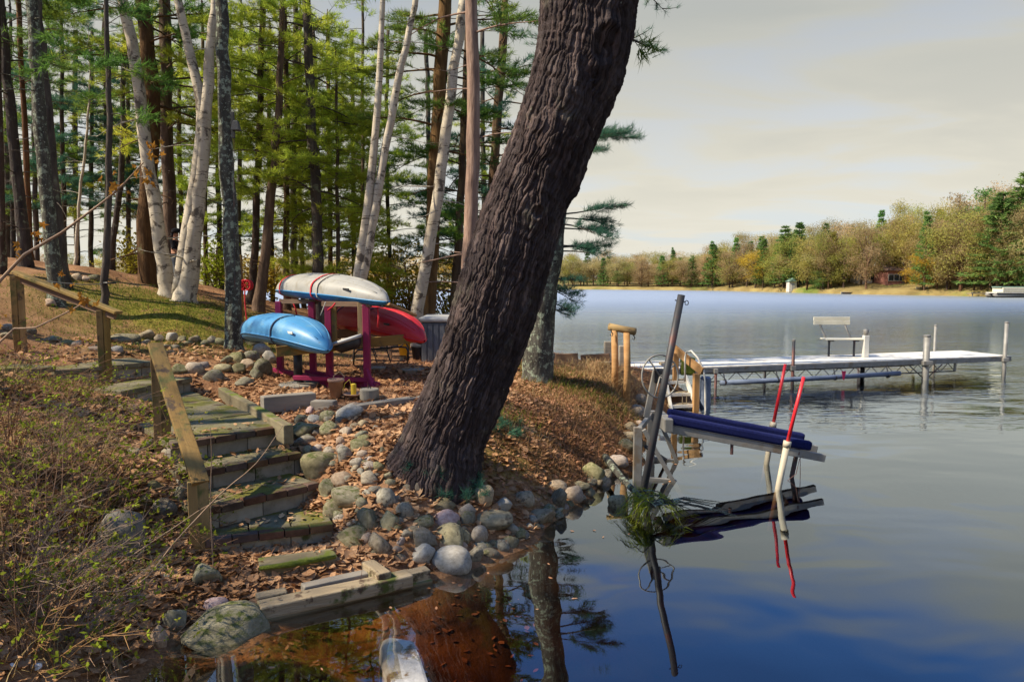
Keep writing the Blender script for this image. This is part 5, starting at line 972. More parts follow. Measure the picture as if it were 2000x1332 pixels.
# ------------------------------------------------------------------ stones
def rock_mesh(seed, angular):
    rg = np.random.default_rng(seed); bm = bmesh.new(); bmesh.ops.create_icosphere(bm, subdivisions=3, radius=1.0); off = Vector(rg.uniform(-50, 50, 3)); pl = []
    for _ in range(9 if angular else 4):
        d = rg.normal(size=3); d /= np.linalg.norm(d); pl.append((Vector(d), rg.uniform(.50, .78) if angular else rg.uniform(.74, .90)))
    for v in bm.verts:
        n_ = v.co.normalized(); r = 1 + .22 * noise.noise(n_ * 1.1 + off) + .06 * noise.noise(n_ * 3.2 + off) + .02 * noise.noise(n_ * 8 + off); p = n_ * r
        for d, c in pl:
            e = p.dot(d) - c
            if e > 0: p -= d * e * (.97 if angular else .8)
        v.co = p
    me = bpy.data.meshes.new('stone'); bm.to_mesh(me); bm.free()
    for p in me.polygons: p.use_smooth = True
    return me
RM = {}
def stone_mesh(k, ang, m):
    key = (k, ang, m)
    if key not in RM: RM[key] = rock_mesh(k * 3 + ang, ang); RM[key].materials.append(M[m])
    return RM[key]
rs = random.Random(21)
def stone(px, py, w, h, m=None, label=None, group=None, ang=None, name='fieldstone', yaw=None, sink=.22):
    g = hit(px, py + h * sink); Y = g.y + w * .18 * g.y / F; c = D(px, py, Y); s = Y / F; ang = (rs.random() < .65) if ang is None else ang
    m = m or rs.choices(['stone_grey', 'stone_moss', 'stone_tan'], [6, 3, 1.6])[0]
    o = link(name, stone_mesh(rs.randrange(7), int(ang), m), None, loc=c); o.scale = (w * s / 2 * 1.2, w * s / 2 * .98, h * s / 2 * 1.22); o.rotation_euler = (rs.uniform(-.25, .25), rs.uniform(-.2, .2), yaw if yaw is not None else rs.uniform(-.5, .5) + rs.choice([0, math.pi]))
    return props(o, label, 'stone', group)
def batch(lst, ox, oy, sc_, label, group, mats=None):
    for i, t in enumerate(lst):
        x, y, w, h = t[:4]; m = t[4] if len(t) > 4 else None; lb_ = t[5] if len(t) > 5 else label
        m = m or rs.choices(['stone_grey', 'stone_moss', 'stone_tan'], [6, 3, 1.6])[0]; ag = rs.random() < .65
        if len(t) <= 5: lb_ = ('large ' if w / sc_ > 45 else 'middling ' if w / sc_ > 28 else 'small ') + {'stone_grey': 'grey ', 'stone_moss': 'mossy olive ', 'stone_tan': 'tan ', 'stone_white': 'pale ', 'stone_pink': 'pinkish '}[m] + ('angular ' if ag else 'rounded ') + label
        stone(ox + x / sc_, oy + y / sc_, w / sc_, h / sc_, m, lb_, None if len(t) > 5 else group, ag)
batch([(420, 285, 190, 120, 'stone_moss'), (430, 338, 120, 70, 'stone_grey'), (575, 265, 105, 100, 'stone_moss'), (405, 215, 100, 75), (495, 205, 90, 50, 'stone_white', 'white-streaked flat stone at the end of the mossy timber'), (690, 168, 140, 80, 'stone_white', 'broad whitish stone below the pots'), (712, 140, 110, 60, 'stone_tan'), (575, 205, 65, 45), (640, 210, 60, 40), (665, 285, 90, 60, 'stone_tan'), (755, 300, 90, 55, 'stone_moss'), (722, 252, 60, 50),
       (510, 380, 75, 60, 'stone_tan', 'small tan stone perched on the large squarish stone beside the steps'), (445, 400, 70, 75), (515, 480, 200, 165, 'stone_moss', 'large squarish moss-topped stone beside the steps'), (640, 340, 70, 60), (660, 420, 110, 105, 'stone_grey'), (750, 360, 115, 80, 'stone_moss'), (765, 415, 85, 60), (730, 460, 70, 60), (800, 480, 90, 60, 'stone_tan'), (780, 500, 65, 45), (650, 555, 130, 80, 'stone_tan'), (810, 555, 125, 85, 'stone_grey'), (910, 540, 70, 60), (695, 658, 210, 115, 'stone_moss', 'long flat mossy stone below the squarish one'), (560, 620, 110, 120), (610, 735, 135, 145, 'stone_moss'), (835, 620, 80, 60), (900, 665, 115, 110, 'stone_grey'), (1010, 740, 105, 115, 'stone_grey'),
       (805, 790, 145, 145, 'stone_moss'), (920, 800, 110, 140, 'stone_moss'), (700, 810, 70, 55), (1115, 800, 110, 75), (1225, 695, 140, 85, 'stone_grey'), (1245, 790, 145, 105, 'stone_pink', 'rose-grey stone beneath the green needles'), (720, 895, 185, 130, 'stone_moss'), (865, 935, 125, 150), (1115, 910, 170, 130, 'stone_grey'), (1265, 890, 180, 150, 'stone_grey'), (1105, 1005, 165, 150, 'stone_white', 'large pale speckled boulder beside the timber ends'), (1275, 1030, 205, 165, 'stone_white', 'largest pale boulder standing in the water by the timber ends'), (985, 915, 60, 55, 'stone_tan'), (960, 960, 60, 50), (1350, 890, 75, 105), (1430, 880, 115, 130, 'stone_tan'), (1415, 1000, 110, 110), (1360, 750, 120, 110), (1040, 845, 120, 40), (920, 580, 70, 60), (990, 1005, 50, 45), (460, 160, 60, 50, 'stone_pink', 'small pink stone behind the mossy timber end')],
      450, 750, 2.96, 'stone in the rock bank beside the steps', 'stones banked between the steps and the big trunk')
batch([(110, 1020, 85, 110, 'stone_tan'), (200, 1065, 110, 75, 'stone_white', 'smooth white oval stone at the foot of the straw-covered bank'), (150, 1125, 180, 80, 'stone_grey'), (300, 1030, 90, 80), (370, 1120, 150, 80, 'stone_grey', 'dark wedge-shaped stone dipping into the water below the bank'), (410, 1085, 80, 60), (465, 1040, 90, 110, 'stone_grey'), (455, 970, 85, 55), (530, 1010, 90, 85, 'stone_tan', 'rounded tan stone beside two grey ones at the waterline'), (560, 970, 90, 50), (620, 910, 110, 110, 'stone_moss', 'mossy capped stone at the waterline near the lift'), (30, 1120, 70, 90), (140, 1285, 80, 50), (845, 560, 60, 50), (830, 625, 90, 80, 'stone_tan'), (740, 1045, 80, 70, 'stone_grey', 'round dark boulder in the water beside the fallen bough'), (800, 690, 60, 50), (700, 870, 60, 40), (650, 960, 60, 45)],
      900, 550, 2.4225, 'stone along the waterline below the straw bank', 'stones along the waterline of the bank')
batch([(500, 950, 530, 240, 'stone_moss', 'long flat-topped boulder at the water beside the timbers'), (150, 880, 160, 180, 'stone_moss'), (330, 590, 210, 170, 'stone_moss', 'wedge of mossy dark stone among leaves near the rail post'), (400, 780, 150, 110, 'stone_pink', 'flat reddish stone showing through leaves above the long boulder'), (40, 1000, 120, 180), (80, 600, 80, 60), (40, 540, 90, 70)],
      300, 950, 3.333, 'stone half buried in dead leaves on the shrubby slope', 'stones half buried on the shrubby slope')
batch([(800, 500, 110, 110), (600, 640, 190, 300, 'stone_grey', 'upright slab of grey stone on the shrubby slope'), (840, 220, 90, 80), (870, 430, 80, 100), (750, 380, 70, 60), (720, 190, 80, 90), (650, 220, 70, 60), (500, 530, 120, 70), (700, 450, 80, 60)],
      0, 800, 2.504, 'stone half buried in dead leaves on the shrubby slope', 'stones half buried on the shrubby slope')
batch([(810, 710, 160, 70), (960, 690, 110, 80, 'stone_grey'), (1115, 705, 80, 80, 'stone_white', 'pale upright stone in the row below the mossy rise'), (1040, 710, 70, 60), (1270, 715, 80, 60), (1385, 720, 70, 60), (1430, 730, 90, 50), (890, 740, 50, 30), (945, 735, 70, 40), (1080, 760, 70, 35), (1135, 765, 60, 40), (620, 775, 80, 40), (755, 780, 70, 50, 'stone_white', 'pale stone right behind the upper handrail post'), (340, 710, 100, 50), (440, 735, 80, 40), (500, 740, 60, 40), (200, 660, 60, 50), (60, 640, 90, 60), (40, 690, 80, 50), (1330, 735, 60, 40), (1220, 740, 70, 45), (1190, 715, 60, 50)],
      0, 450, 3.33, 'stone in the row that edges the path below the mossy rise', 'stones edging the upper path')
batch([(430, 310, 80, 50), (500, 310, 70, 50), (560, 320, 60, 45), (610, 315, 60, 50), (340, 480, 90, 60)], 0, 450, 3.33, 'stone on the hilltop beside the grey-green trunk', 'stones on the hilltop')
batch([(1170, 910, 110, 80), (1265, 905, 90, 90), (1390, 955, 120, 85, 'stone_moss'), (1320, 880, 70, 50), (1470, 850, 90, 60), (1450, 900, 100, 60)], 0, 450, 3.33, 'stone in the small wall beside the landing of the steps', 'stones in the wall beside the landing')
batch([(60, 870, 150, 110), (160, 850, 110, 90), (230, 810, 130, 110, 'stone_white'), (290, 870, 100, 110, 'stone_white'), (240, 940, 130, 130), (70, 950, 110, 90, 'stone_moss'), (190, 985, 100, 100, 'stone_moss'), (110, 1050, 130, 90), (150, 750, 120, 60), (230, 755, 80, 60), (130, 920, 110, 90)],
      450, 480, 3.918, 'stone in the small wall beside the landing of the steps', 'stones in the wall beside the landing')
fill = 0
while fill < 75:
    px, py = rs.uniform(575, 960), rs.uniform(800, 1090)
    if px < 560 + (py - 800) * .45 or px > 700 + (py - 800) * .95 or px > 820 + (py - 900) * .9 and py < 940: continue
    w_ = rs.uniform(12, 30); stone(px, py, w_, w_ * rs.uniform(.6, .85), None, 'small stone wedged among the fieldstones of the rock bank', 'small stones in the rock bank', name='small_stone'); fill += 1
for k in range(34):
    px = 950 + k * 9 + rs.uniform(-5, 5); py = np.interp(px, [950, 1080, 1180, 1240, 1260], [1080, 1015, 938, 860, 840]) + rs.uniform(-22, 6); w_ = rs.uniform(14, 38); stone(px, py, w_, w_ * rs.uniform(.55, .8), None, 'small wet stone at the waterline below the bank', 'small stones at the waterline', name='small_stone')
# ------------------------------------------------------------------ litter, grass and brush
def on_land(n, x0, x1, y0, y1, rng, dens=None, zmin=.03):
    x = rng.uniform(x0, x1, n); y = rng.uniform(y0, y1, n); z = hgt(x, y); k = z > zmin
    if dens is not None: k &= rng.uniform(size=n) < dens(x, y)
    return x[k], y[k], z[k]
def leaf_litter(name, x, y, z, size, rng, matn, label, flat=.35):
    n = len(x); T = np.array([(0, 0, 0), (.3, .26, .06), (.7, .22, .07), (1, 0, .10), (.7, -.22, .07), (.3, -.26, .06)], float); T[:, 0] -= .5
    s = size * rng.uniform(.55, 1.25, n); a = rng.uniform(0, 6.283, n); t1 = rng.normal(size=n) * flat; t2 = rng.normal(size=n) * flat; cu = rng.uniform(-.2, 1.2, n)
    P = np.repeat(T[None], n, 0); P[:, :, 2] *= cu[:, None] * 2.2; P[:, :, 1] *= rng.uniform(.6, 1.3, n)[:, None]; P *= s[:, None, None]
    c, s_ = np.cos(t1)[:, None], np.sin(t1)[:, None]; Y_, Z_ = P[..., 1] * c - P[..., 2] * s_, P[..., 1] * s_ + P[..., 2] * c; c, s_ = np.cos(t2)[:, None], np.sin(t2)[:, None]; X_, Z_ = P[..., 0] * c + Z_ * s_, -P[..., 0] * s_ + Z_ * c
    c, s_ = np.cos(a)[:, None], np.sin(a)[:, None]; X2, Y2 = X_ * c - Y_ * s_, X_ * s_ + Y_ * c
    V = np.stack([X2 + x[:, None], Y2 + y[:, None], Z_ + (z + size * .18)[:, None]], -1); b = np.arange(n)[:, None] * 6
    Fq = np.concatenate([b + np.array([0, 1, 2, 3]), b + np.array([0, 3, 4, 5])], 0)
    return link(name, npmesh(name, V, Fq), M[matn], label=label, kind='stuff')
def blades(name, x, y, z, L, w, lean, rng, matn, label, droop=.5, seg=3, link_it=True):
    """curved grass blades or twigs as narrow ribbons"""
    n = len(x); a = rng.uniform(0, 6.283, n); l = L * rng.uniform(.5, 1.3, n); el = np.clip(1.35 - np.abs(rng.normal(size=n)) * lean, .05, 1.5); side = np.stack([-np.sin(a), np.cos(a), np.zeros(n)], -1) * (w / 2)
    p = np.stack([x, y, z], -1); rows = []
    for i in range(seg + 1):
        t = i / seg; rows.append((p - side * (1 - t * .85), p + side * (1 - t * .85))); e2 = el - droop * t * 1.6
        p = p + np.stack([np.cos(a) * np.cos(e2), np.sin(a) * np.cos(e2), np.sin(e2)], -1) * (l / seg)[:, None]
        p[:, 2] = np.maximum(p[:, 2], hgt(p[:, 0], p[:, 1]) + .006) if seg < 9 else p[:, 2]
    V = np.stack([q for r in rows for q in r], 1); m = (seg + 1) * 2; b = np.arange(n)[:, None] * m
    Fq = np.concatenate([b + np.array([2 * i, 2 * i + 1, 2 * i + 3, 2 * i + 2]) for i in range(seg)], 0)
    return link(name, npmesh(name, V.reshape(-1, 3), Fq), M[matn], label=label, kind='stuff')
rng = np.random.default_rng(12)
def d_leaf(x, y): return np.clip(.16 + 1.0 * blob(x, y, -2.6, 5.2, .8) + .8 * blob(x, y, -3.6, 5.0, 1.4) + .9 * blob(x, y, -1.7, 6.0, .7) + .5 * blob(x, y, -1.2, 7.2, .9) + .5 * blob(x, y, -5, 7, 1.6) + .4 * blob(x, y, -3.8, 9, .7), 0, 1)
stairs_poly = [(STEPS[0][0], STEPS[0][1]), (STEPS[3][0], STEPS[3][1])]
x, y, z = on_land(52000, -7, .5, 3.2, 12, rng, d_leaf); leaf_litter('dead_leaves', x, y, z, .10, rng, 'leaf_dead', 'brown dead leaves lying over the slope, steps and stones')
x, y, z = on_land(30000, -3.6, 3.2, 6.2, 14, rng, lambda x, y: np.clip(.25 + .8 * blob(x, y, .6, 9.0, 1.6) + .6 * blob(x, y, 1.6, 11, 1.4), 0, 1)); leaf_litter('dead_leaves', x, y, z, .06, rng, 'leaf_dead', 'small dead leaves among the straw on the waterside bank')
x = rng.uniform(-2.4, .2, 420); y = rng.uniform(3.4, 5.6, 420); z = hgt(x, y); k = (z < -.03) & (z > -.5); leaf_litter('sunken_leaves', x[k], y[k], z[k], .055, rng, 'needle_dead', 'sunken leaves lying on the brown lake bottom', .15)
x = rng.uniform(-2.2, 2.2, 260); y = rng.uniform(4.2, 9.5, 260); z = hgt(x, y); k = (z < -.04) & (z > -.5) & (rng.uniform(size=260) < .55); leaf_litter('floating_leaves', x[k], y[k], np.full(k.sum(), -.008), .05, rng, 'leaf_dead', 'dead leaves floating on the water near the stones', .05)
# leaves caught on the treads
tx, ty_, tz_ = [], [], []
for a, b in STEPS:
    u = (b - a).normalized(); n = Vector((-u.y, u.x, 0)); L = (b - a).length
    for k in range(46):
        t = rng.beta(.5, .5); p = a + u * L * t + n * rng.uniform(.18, .4); tx.append(p.x); ty_.append(p.y); tz_.append(a.z)
leaf_litter('dead_leaves', np.array(tx), np.array(ty_), np.array(tz_), .07, rng, 'leaf_dead', 'dead leaves caught on the treads of the steps')
x, y, z = on_land(90000, -8, 3.5, 4, 20, rng, lambda x, y: np.clip(.35 + .7 * blob(x, y, -2.2, 11, 2.6) + .8 * blob(x, y, .8, 9.5, 1.8), 0, 1)); blades('pine_straw', x, y, z + .004, .12, .006, 3.0, rng, 'needle_dead', 'brown pine straw covering the terrace and bank', .2, 1)
x, y, z = on_land(60000, -.4, 3.2, 7.2, 14, rng, lambda x, y: np.clip(.9 * blob(x, y, 1.0, 9.4, 1.1) + .9 * blob(x, y, 1.5, 11.2, 1.2) + .7 * blob(x, y, .3, 8.0, .6), 0, 1)); blades('dry_grass', x, y, z, .13, .007, 1.5, rng, 'needle_dead', 'brown dead grass and needles drooping over the waterside bank', .9, 3)
x, y, z = on_land(16000, -.4, 3.2, 9.2, 14.5, rng, lambda x, y: np.clip(.8 * blob(x, y, 1.2, 12.4, 1.0) + .8 * blob(x, y, 2.2, 12.4, .8) + .2 * blob(x, y, 1.0, 9.8, 1.0), 0, 1)); blades('dry_grass', x, y, z, .18, .007, .9, rng, 'grass_dry', 'pale straw along the sunlit top of the bank', .9, 3)
x, y, z = on_land(26000, -.6, 2.4, 7, 13.5, rng, lambda x, y: np.clip(.8 * blob(x, y, 1.0, 10.9, .55) + .6 * blob(x, y, .35, 11.7, .45) + .5 * blob(x, y, 1.6, 11.0, .4) + .8 * blob(x, y, -.02, 8.6, .3), 0, 1)); blades('green_grass', x, y, z, .12, .008, .6, rng, 'grass_green', 'green ground plants growing in patches on the bank', .6, 2)
x, y, z = on_land(60000, -9.5, -2.5, 11, 18, rng, lambda x, y: mossf(x, y) * .8); blades('green_grass', x, y, z, .07, .010, .8, rng, 'grass_green', 'low green ground cover on the mossy rise below the birches', .5, 2)
x, y, z = on_land(26000, -7, -2.2, 3, 9.5, rng, lambda x, y: np.clip(.8 * blob(x, y, -4.2, 5.6, 1.5) + .6 * blob(x, y, -5.6, 7.5, 1.4) + .5 * blob(x, y, -3.2, 4.2, .8), 0, 1) * ((x + y * .58) < .15)); blades('dry_brush', x, y, z, .24, .006, .9, rng, 'grass_dry', 'tangled dry stems and straw on the shrubby slope', .7, 3)
x, y, z = on_land(5000, -7, -2.2, 3, 9.5, rng, lambda x, y: np.clip(.8 * blob(x, y, -4.2, 5.2, 1.5) + .5 * blob(x, y, -5.6, 7.5, 1.4), 0, 1) * ((x + y * .58) < .15)); blades('green_grass', x, y, z, .11, .010, .8, rng, 'grass_green', 'sprigs of green among the dry stems on the shrubby slope', .6, 2)
x, y, z = on_land(2600, 1.2, 2.4, 11.2, 13.4, rng, lambda x, y: blob(x, y, 1.7, 12.0, .4)); blades('dry_grass', x, y, z, .42, .008, .6, rng, 'grass_dry', 'tall arching dry grass around the log frame', .9, 4)
# ------------------------------------------------------------------ shrubs
def twig_leaves(P, Dr, size, rng, k=3):
    P = np.asarray(P); n = len(P); P = np.repeat(P, k, 0); d = np.repeat(np.asarray(Dr), k, 0) * .5 + rng.normal(size=(n * k, 3)) * .6; d /= np.linalg.norm(d, axis=1)[:, None]; s = np.cross(d, rng.normal(size=d.shape)); s /= np.linalg.norm(s, axis=1)[:, None]; l = size * rng.uniform(.6, 1.3, (n * k, 1))
    V = np.stack([P, P + d * l * .5 + s * l * .28, P + d * l, P + d * l * .5 - s * l * .28], 1).reshape(-1, 3); return V, np.arange(len(V)).reshape(-1, 4)
def shrub_mesh(seed, h, ns, spread, arch):
    rg = np.random.default_rng(seed); mb = MB(); P, Dr = [], []
    for i in range(ns):
        az = rg.uniform(0, 6.28); el = rg.uniform(.75, 1.45); L = h * rg.uniform(.6, 1.15); q = Vector((rg.normal() * .06, rg.normal() * .06, -.05)); pts = [q.copy()]
        for k in range(7):
            el -= arch * rg.uniform(.4, 1.5) * .12; az += rg.normal() * .12; q = q + Vector((math.cos(az) * math.cos(el) * spread, math.sin(az) * math.cos(el) * spread, math.sin(el))) * L / 7; pts.append(q.copy())
        mb.tube(pts, [.0045 - .0005 * k for k in range(8)], 3, False)
        for k in range(2, 8):
            for _ in range(2):
                aa = az + rg.uniform(-1.3, 1.3); tl = rg.uniform(.05, .2) * h; e_ = pts[k] + Vector((math.cos(aa) * tl, math.sin(aa) * tl, rg.uniform(-.1, .8) * tl)); mb.tube([pts[k], e_], [.002, .001], 3, False)
                if rg.uniform() < .5: P.append(tuple(e_)); Dr.append(tuple((e_ - pts[k]).normalized()))
    V, Fq = twig_leaves(P, Dr, .032, rg, 3); return mb.mesh('stems'), npmesh('leaves', V, Fq)
SV = [shrub_mesh(s, h, n_, sp_, ar) for s, h, n_, sp_, ar in ((1, .75, 20, 1.0, 1.6), (2, .95, 16, .8, 1.0), (3, .6, 24, 1.2, 2.2), (4, 1.15, 12, .6, .8))]
for st_, lv in SV: st_.materials.append(M['twig']); lv.materials.append(M['leaf_green'])
SH = [(45, 1180, 1), (95, 1060, 3), (20, 1010, 1), (150, 1150, 0), (110, 930, 0), (210, 1010, 2), (235, 950, 2), (60, 850, 2), (170, 850, 2), (240, 1140, 2), (40, 1290, 3), (140, 1270, 1), (200, 1230, 2), (20, 760, 0), (110, 760, 2), (220, 800, 2), (290, 1040, 2), (70, 960, 3), (10, 1130, 3), (60, 1090, 1), (130, 1210, 3), (15, 880, 3), (100, 870, 1), (200, 930, 1), (170, 1070, 3), (90, 1300, 1), (20, 940, 1), (160, 780, 0), (50, 730, 1)]
for i, (px, py, k) in enumerate(SH):
    g = hit(px, py); lbl = ('bushy knee-high shrub with fresh green tips on the shrubby slope', 'twiggy upright shrub with brown stems on the shrubby slope', 'low sprawling shrub with tiny green leaves on the shrubby slope', 'tall thin-stemmed shrub rising from the shrubby slope')[k]
    root = thing('shrub', g, lbl, 'shrub', 'shrubs on the slope, ' + ('bushy', 'upright', 'sprawling', 'tall')[k]); root.rotation_euler = (0, 0, rs.uniform(0, 6.28)); s_ = rs.uniform(.75, 1.15); root.scale = (s_, s_, s_)
    for nm, me in zip(('stems', 'leaves'), SV[k]): link(nm, me, None, root)
# budding twigs reaching in from off the slope
def maple_leaf(mb, c, s, rg):
    n_ = Vector(rg.normal(size=3)); n_ = (n_ + Vector((0, -1.2, 0))).normalized(); Fm = frame(n_); pts = []
    for k in range(10):
        a = k * math.pi / 5; r = s * (1 if k % 2 == 0 else .5) * rg.uniform(.55, 1.15); pts.append(c + Fm @ Vector((.15 * s * rg.normal(), r * math.cos(a), r * math.sin(a))))
    b = len(mb.v); mb.v.append(tuple(c)); mb.v.extend(tuple(p) for p in pts)
    for k in range(10): mb.f.append((b, b + 1 + k, b + 1 + (k + 1) % 10)); mb.mi.append(0)
def long_twig(name, label, path, r, leaves, matn='twig', lm='leaf_orange', ls=.022):
    rg = np.random.default_rng(int(path[0][0] * 7 + 1000)); pts = [Vector(p) for p in path]; root = thing(name, pts[0], label, 'twig'); sp_ = spline(pts, 16)
    mb = MB(); mb.tube(sp_, [r * (1 - .75 * i / 15) for i in range(16)], 5, False); mb.build('stem', M[matn], root, True)
    if leaves:
        mb = MB()
        for c, k in leaves:
            for _ in range(k * 2): maple_leaf(mb, Vector(c) + Vector(rg.normal(size=3)) * .03, ls * rg.uniform(.7, 1.2), rg)
        mb.build('leaves', M[lm], root)
def gnd(x, y): return (x, y, hz(x, y) - .03)
long_twig('maple_sapling', 'long bare maple twig with orange new leaves crossing before the upper handrail', [gnd(-3.3, 3.2), (-2.75, 3.1, 1.6), D(0, 548, 3.2), D(120, 455, 3.2), D(222, 378, 3.2), D(280, 318, 3.2)], .011, [(D(226, 370, 3.2), 5), (D(290, 305, 3.2), 4), (D(280, 345, 3.2), 3), (D(85, 465, 3.3), 3), (D(40, 490, 3.3), 2)], 'twig_pale')
long_twig('maple_sapling', 'lower maple twig with an orange leaf cluster before the handrail', [gnd(-3.2, 3.0), (-2.6, 3.1, 1.5), D(0, 668, 3.3), D(70, 640, 3.3), D(150, 600, 3.3), D(166, 588, 3.3)], .008, [(D(168, 590, 3.3), 5), (D(120, 550, 3.3), 2), (D(5, 630, 3.3), 3)], 'twig_pale')
long_twig('twig', 'long arching twig leaning across the steps from the slope', [gnd(-2.85, 4.5), D(265, 1145, 4.6), D(340, 1060, 4.7), D(430, 965, 4.8), D(500, 905, 4.9), D(553, 830, 5.1)], .008, None, 'twig_pale')
long_twig('twig', 'short pale twig lying out over the third step', [gnd(-2.9, 4.9), D(340, 1030, 5.0), D(410, 985, 5.0), D(500, 950, 5.0)], .006, None, 'twig_pale')
long_twig('twig', 'upright pale twig in front of the steps', [gnd(-2.28, 5.3), D(411, 985, 5.3), D(413, 900, 5.3), D(411, 835, 5.3)], .006, None, 'twig_pale')
for i, (a, b) in enumerate((((150, 920), (430, 905)), ((180, 960), (400, 945)), ((120, 1010), (330, 860)), ((60, 870), (320, 800)), ((170, 1215), (60, 1190)))):
    pa = hit(*a); pb = D(b[0], b[1], pa.y + .3); mid = pa.lerp(pb, .5) + Vector((0, 0, .12)); lv = [(pa.lerp(mid, t) if t < .5 else mid.lerp(pb, t * 2 - 1), 2) for t in (.35, .55, .65, .75, .85, .95, 1)]
    long_twig('budding_twig', ('arching twig of fresh green leaves reaching to the lower rail', 'lower arching twig of green leaves below the rail', 'slanting leafy twig among the shrubs beside the upper rail post', 'leafy twig stretched over the dry stems', 'bright leafy sprig near the bottom of the slope')[i], [pa, mid, pb], .005, lv, 'twig', 'leaf_green', .022)
# white litter
for i, (px, py) in enumerate(((20, 1312), (72, 1314))):
    g = hit(px, py); o = link('paper_scrap', stone_mesh(i, 1, 'paper'), None, loc=g + Vector((0, 0, .02))); o.scale = (.035, .025, .018); props(o, ('crumpled white paper scrap among the shrub stems', 'second white paper scrap lying on the leaves')[i], 'paper')
# fallen green needles at the base of the big trunk
rg = np.random.default_rng(31); b0 = hit(790, 900); root = thing('pine_sprig', b0, 'fresh green pine sprigs growing at the foot of the big trunk', 'pine sprig'); mb = MB(); Pn, Dn = [], []
for k in range(26):
    c = D(rg.uniform(790, 940), 0, 1); px = rg.uniform(795, 940); py = 915 + (px - 795) * .40 + rg.normal() * 14; q = hit(px, py); e_ = q + Vector((rg.normal() * .06, rg.normal() * .05 - .03, rg.uniform(.04, .16))); mb.tube([q - Vector((0, 0, .02)), q.lerp(e_, .5), e_], [.006, .005, .003], 4, False)
    for t in (.4, .7, 1): Pn.append(tuple(q.lerp(e_, t))); Dn.append((rg.normal() * .3, rg.normal() * .3, .5))
mb.build('stems', M['twig'], root); V_, F_ = needles(Pn, Dn, 34, .10, .005, .6, rg); link('needles', npmesh('needles', V_ - np.array(b0), F_), M['needle_teal'], root)
for px, py in ((990, 845),):
    b0 = hit(px, py); root = thing('pine_sprig', b0, 'dark green sprig lying on the straw right of the big trunk', 'pine sprig'); Pn, Dn = [], []; mb = MB()
    for k in range(12):
        q = hit(px + rg.normal() * 16, py + rg.normal() * 10); e_ = q + Vector((rg.normal() * .07, -.05, .05)); mb.tube([q, e_], [.005, .003], 4, False); Pn += [tuple(e_), tuple(q.lerp(e_, .5))]; Dn += [(rg.normal() * .5, -.3, .3)] * 2
    mb.build('stems', M['twig'], root); V_, F_ = needles(Pn, Dn, 30, .11, .006, .4, rg); link('needles', npmesh('needles', V_ - np.array(b0), F_), M['needle_teal'], root)
# understory shrubs at the back of the terrace
def round_shrub(px, Y, h, w, matn, label, seed):
    rg = np.random.default_rng(seed); b = D(px, 600, Y); b.z = hz(b.x, Y); root = thing('shrub', b, label, 'shrub'); mb = MB(); P, Dr = [], []
    for k in range(16):
        az = rg.uniform(0, 6.28); e_ = b + Vector((math.cos(az) * w * rg.uniform(.2, 1), math.sin(az) * w * rg.uniform(.2, 1), h * rg.uniform(.45, 1))); mb.tube([b, b.lerp(e_, .5) + Vector((0, 0, .1 * h)), e_], [.02, .014, .005], 5, False)
        for _ in range(46): t = rg.uniform(.35, 1.05); P.append(tuple(b.lerp(e_, t) + Vector(rg.normal(size=3)) * .16 * h)); Dr.append(tuple(rg.normal(size=3)))
    mb.build('stems', M['twig'], root); V, Fq = twig_leaves(P, Dr, .09, rg, 3); link('leaves', npmesh('leaves', V - np.array(b), Fq), M[matn], root)
round_shrub(765, 21, 2.6, 1.0, 'leaf_gold', 'golden-green shrub at the water behind the red kayak', 1); round_shrub(805, 20, 2.0, .8, 'leaf_gold', 'lower golden shrub beside the grey hot tub', 2); round_shrub(735, 20.5, 1.6, .8, 'leaf_green', 'green shrub between twin birches and golden shrub', 3); round_shrub(420, 21.5, 1.5, .8, 'leaf_green', 'green shrub at the water beyond the double birch', 4); round_shrub(515, 21, 1.3, .7, 'leaf_gold', 'small golden shrub beyond the hose reel', 5); round_shrub(880, 19.5, 2.0, .9, 'leaf_gold', 'golden shrub between hot tub and pinkish trunk', 6); round_shrub(660, 20.5, 1.5, .9, 'leaf_gold', 'golden shrub behind the middle of the white kayak', 7)
round_shrub(270, 21, 1.4, .9, 'leaf_gold', 'gold-leaved shrub behind the thick reddish-brown pine', 8)
# ------------------------------------------------------------------ far shore
def far_decid(seed, h=10, w=3.4):
    rg = np.random.default_rng(seed); mb = MB(); P = []; q = Vector((0, 0, -.4)); mb.tube([q, (rg.normal() * .1, 0, h * .3), (rg.normal() * .3, 0, h * .7)], [.2, .14, .05], 6, False)
    for k in range(46):
        az = rg.uniform(0, 6.28); zz = rg.uniform(.22, 1.0); rr_ = w * math.sqrt(max(.05, 1 - ((zz - .58) / .46) ** 2)) * rg.uniform(.35, 1.0); e_ = Vector((math.cos(az) * rr_, math.sin(az) * rr_, h * zz)); s_ = Vector((0, 0, h * zz * rg.uniform(.4, .65)))
        if k % 2 == 0: mb.tube([s_, s_.lerp(e_, .6) + Vector((0, 0, .2)), e_], [.06, .035, .012], 4, False)
        P.append(np.array(e_) + rg.normal(size=(120, 3)) * np.array([.62, .62, .5]))
    P = np.concatenate(P); V, F_ = needles(P, rg.normal(size=P.shape), 1, .30, .10, .5, rg); return mb.mesh('trunk'), npmesh('crown', V, F_)
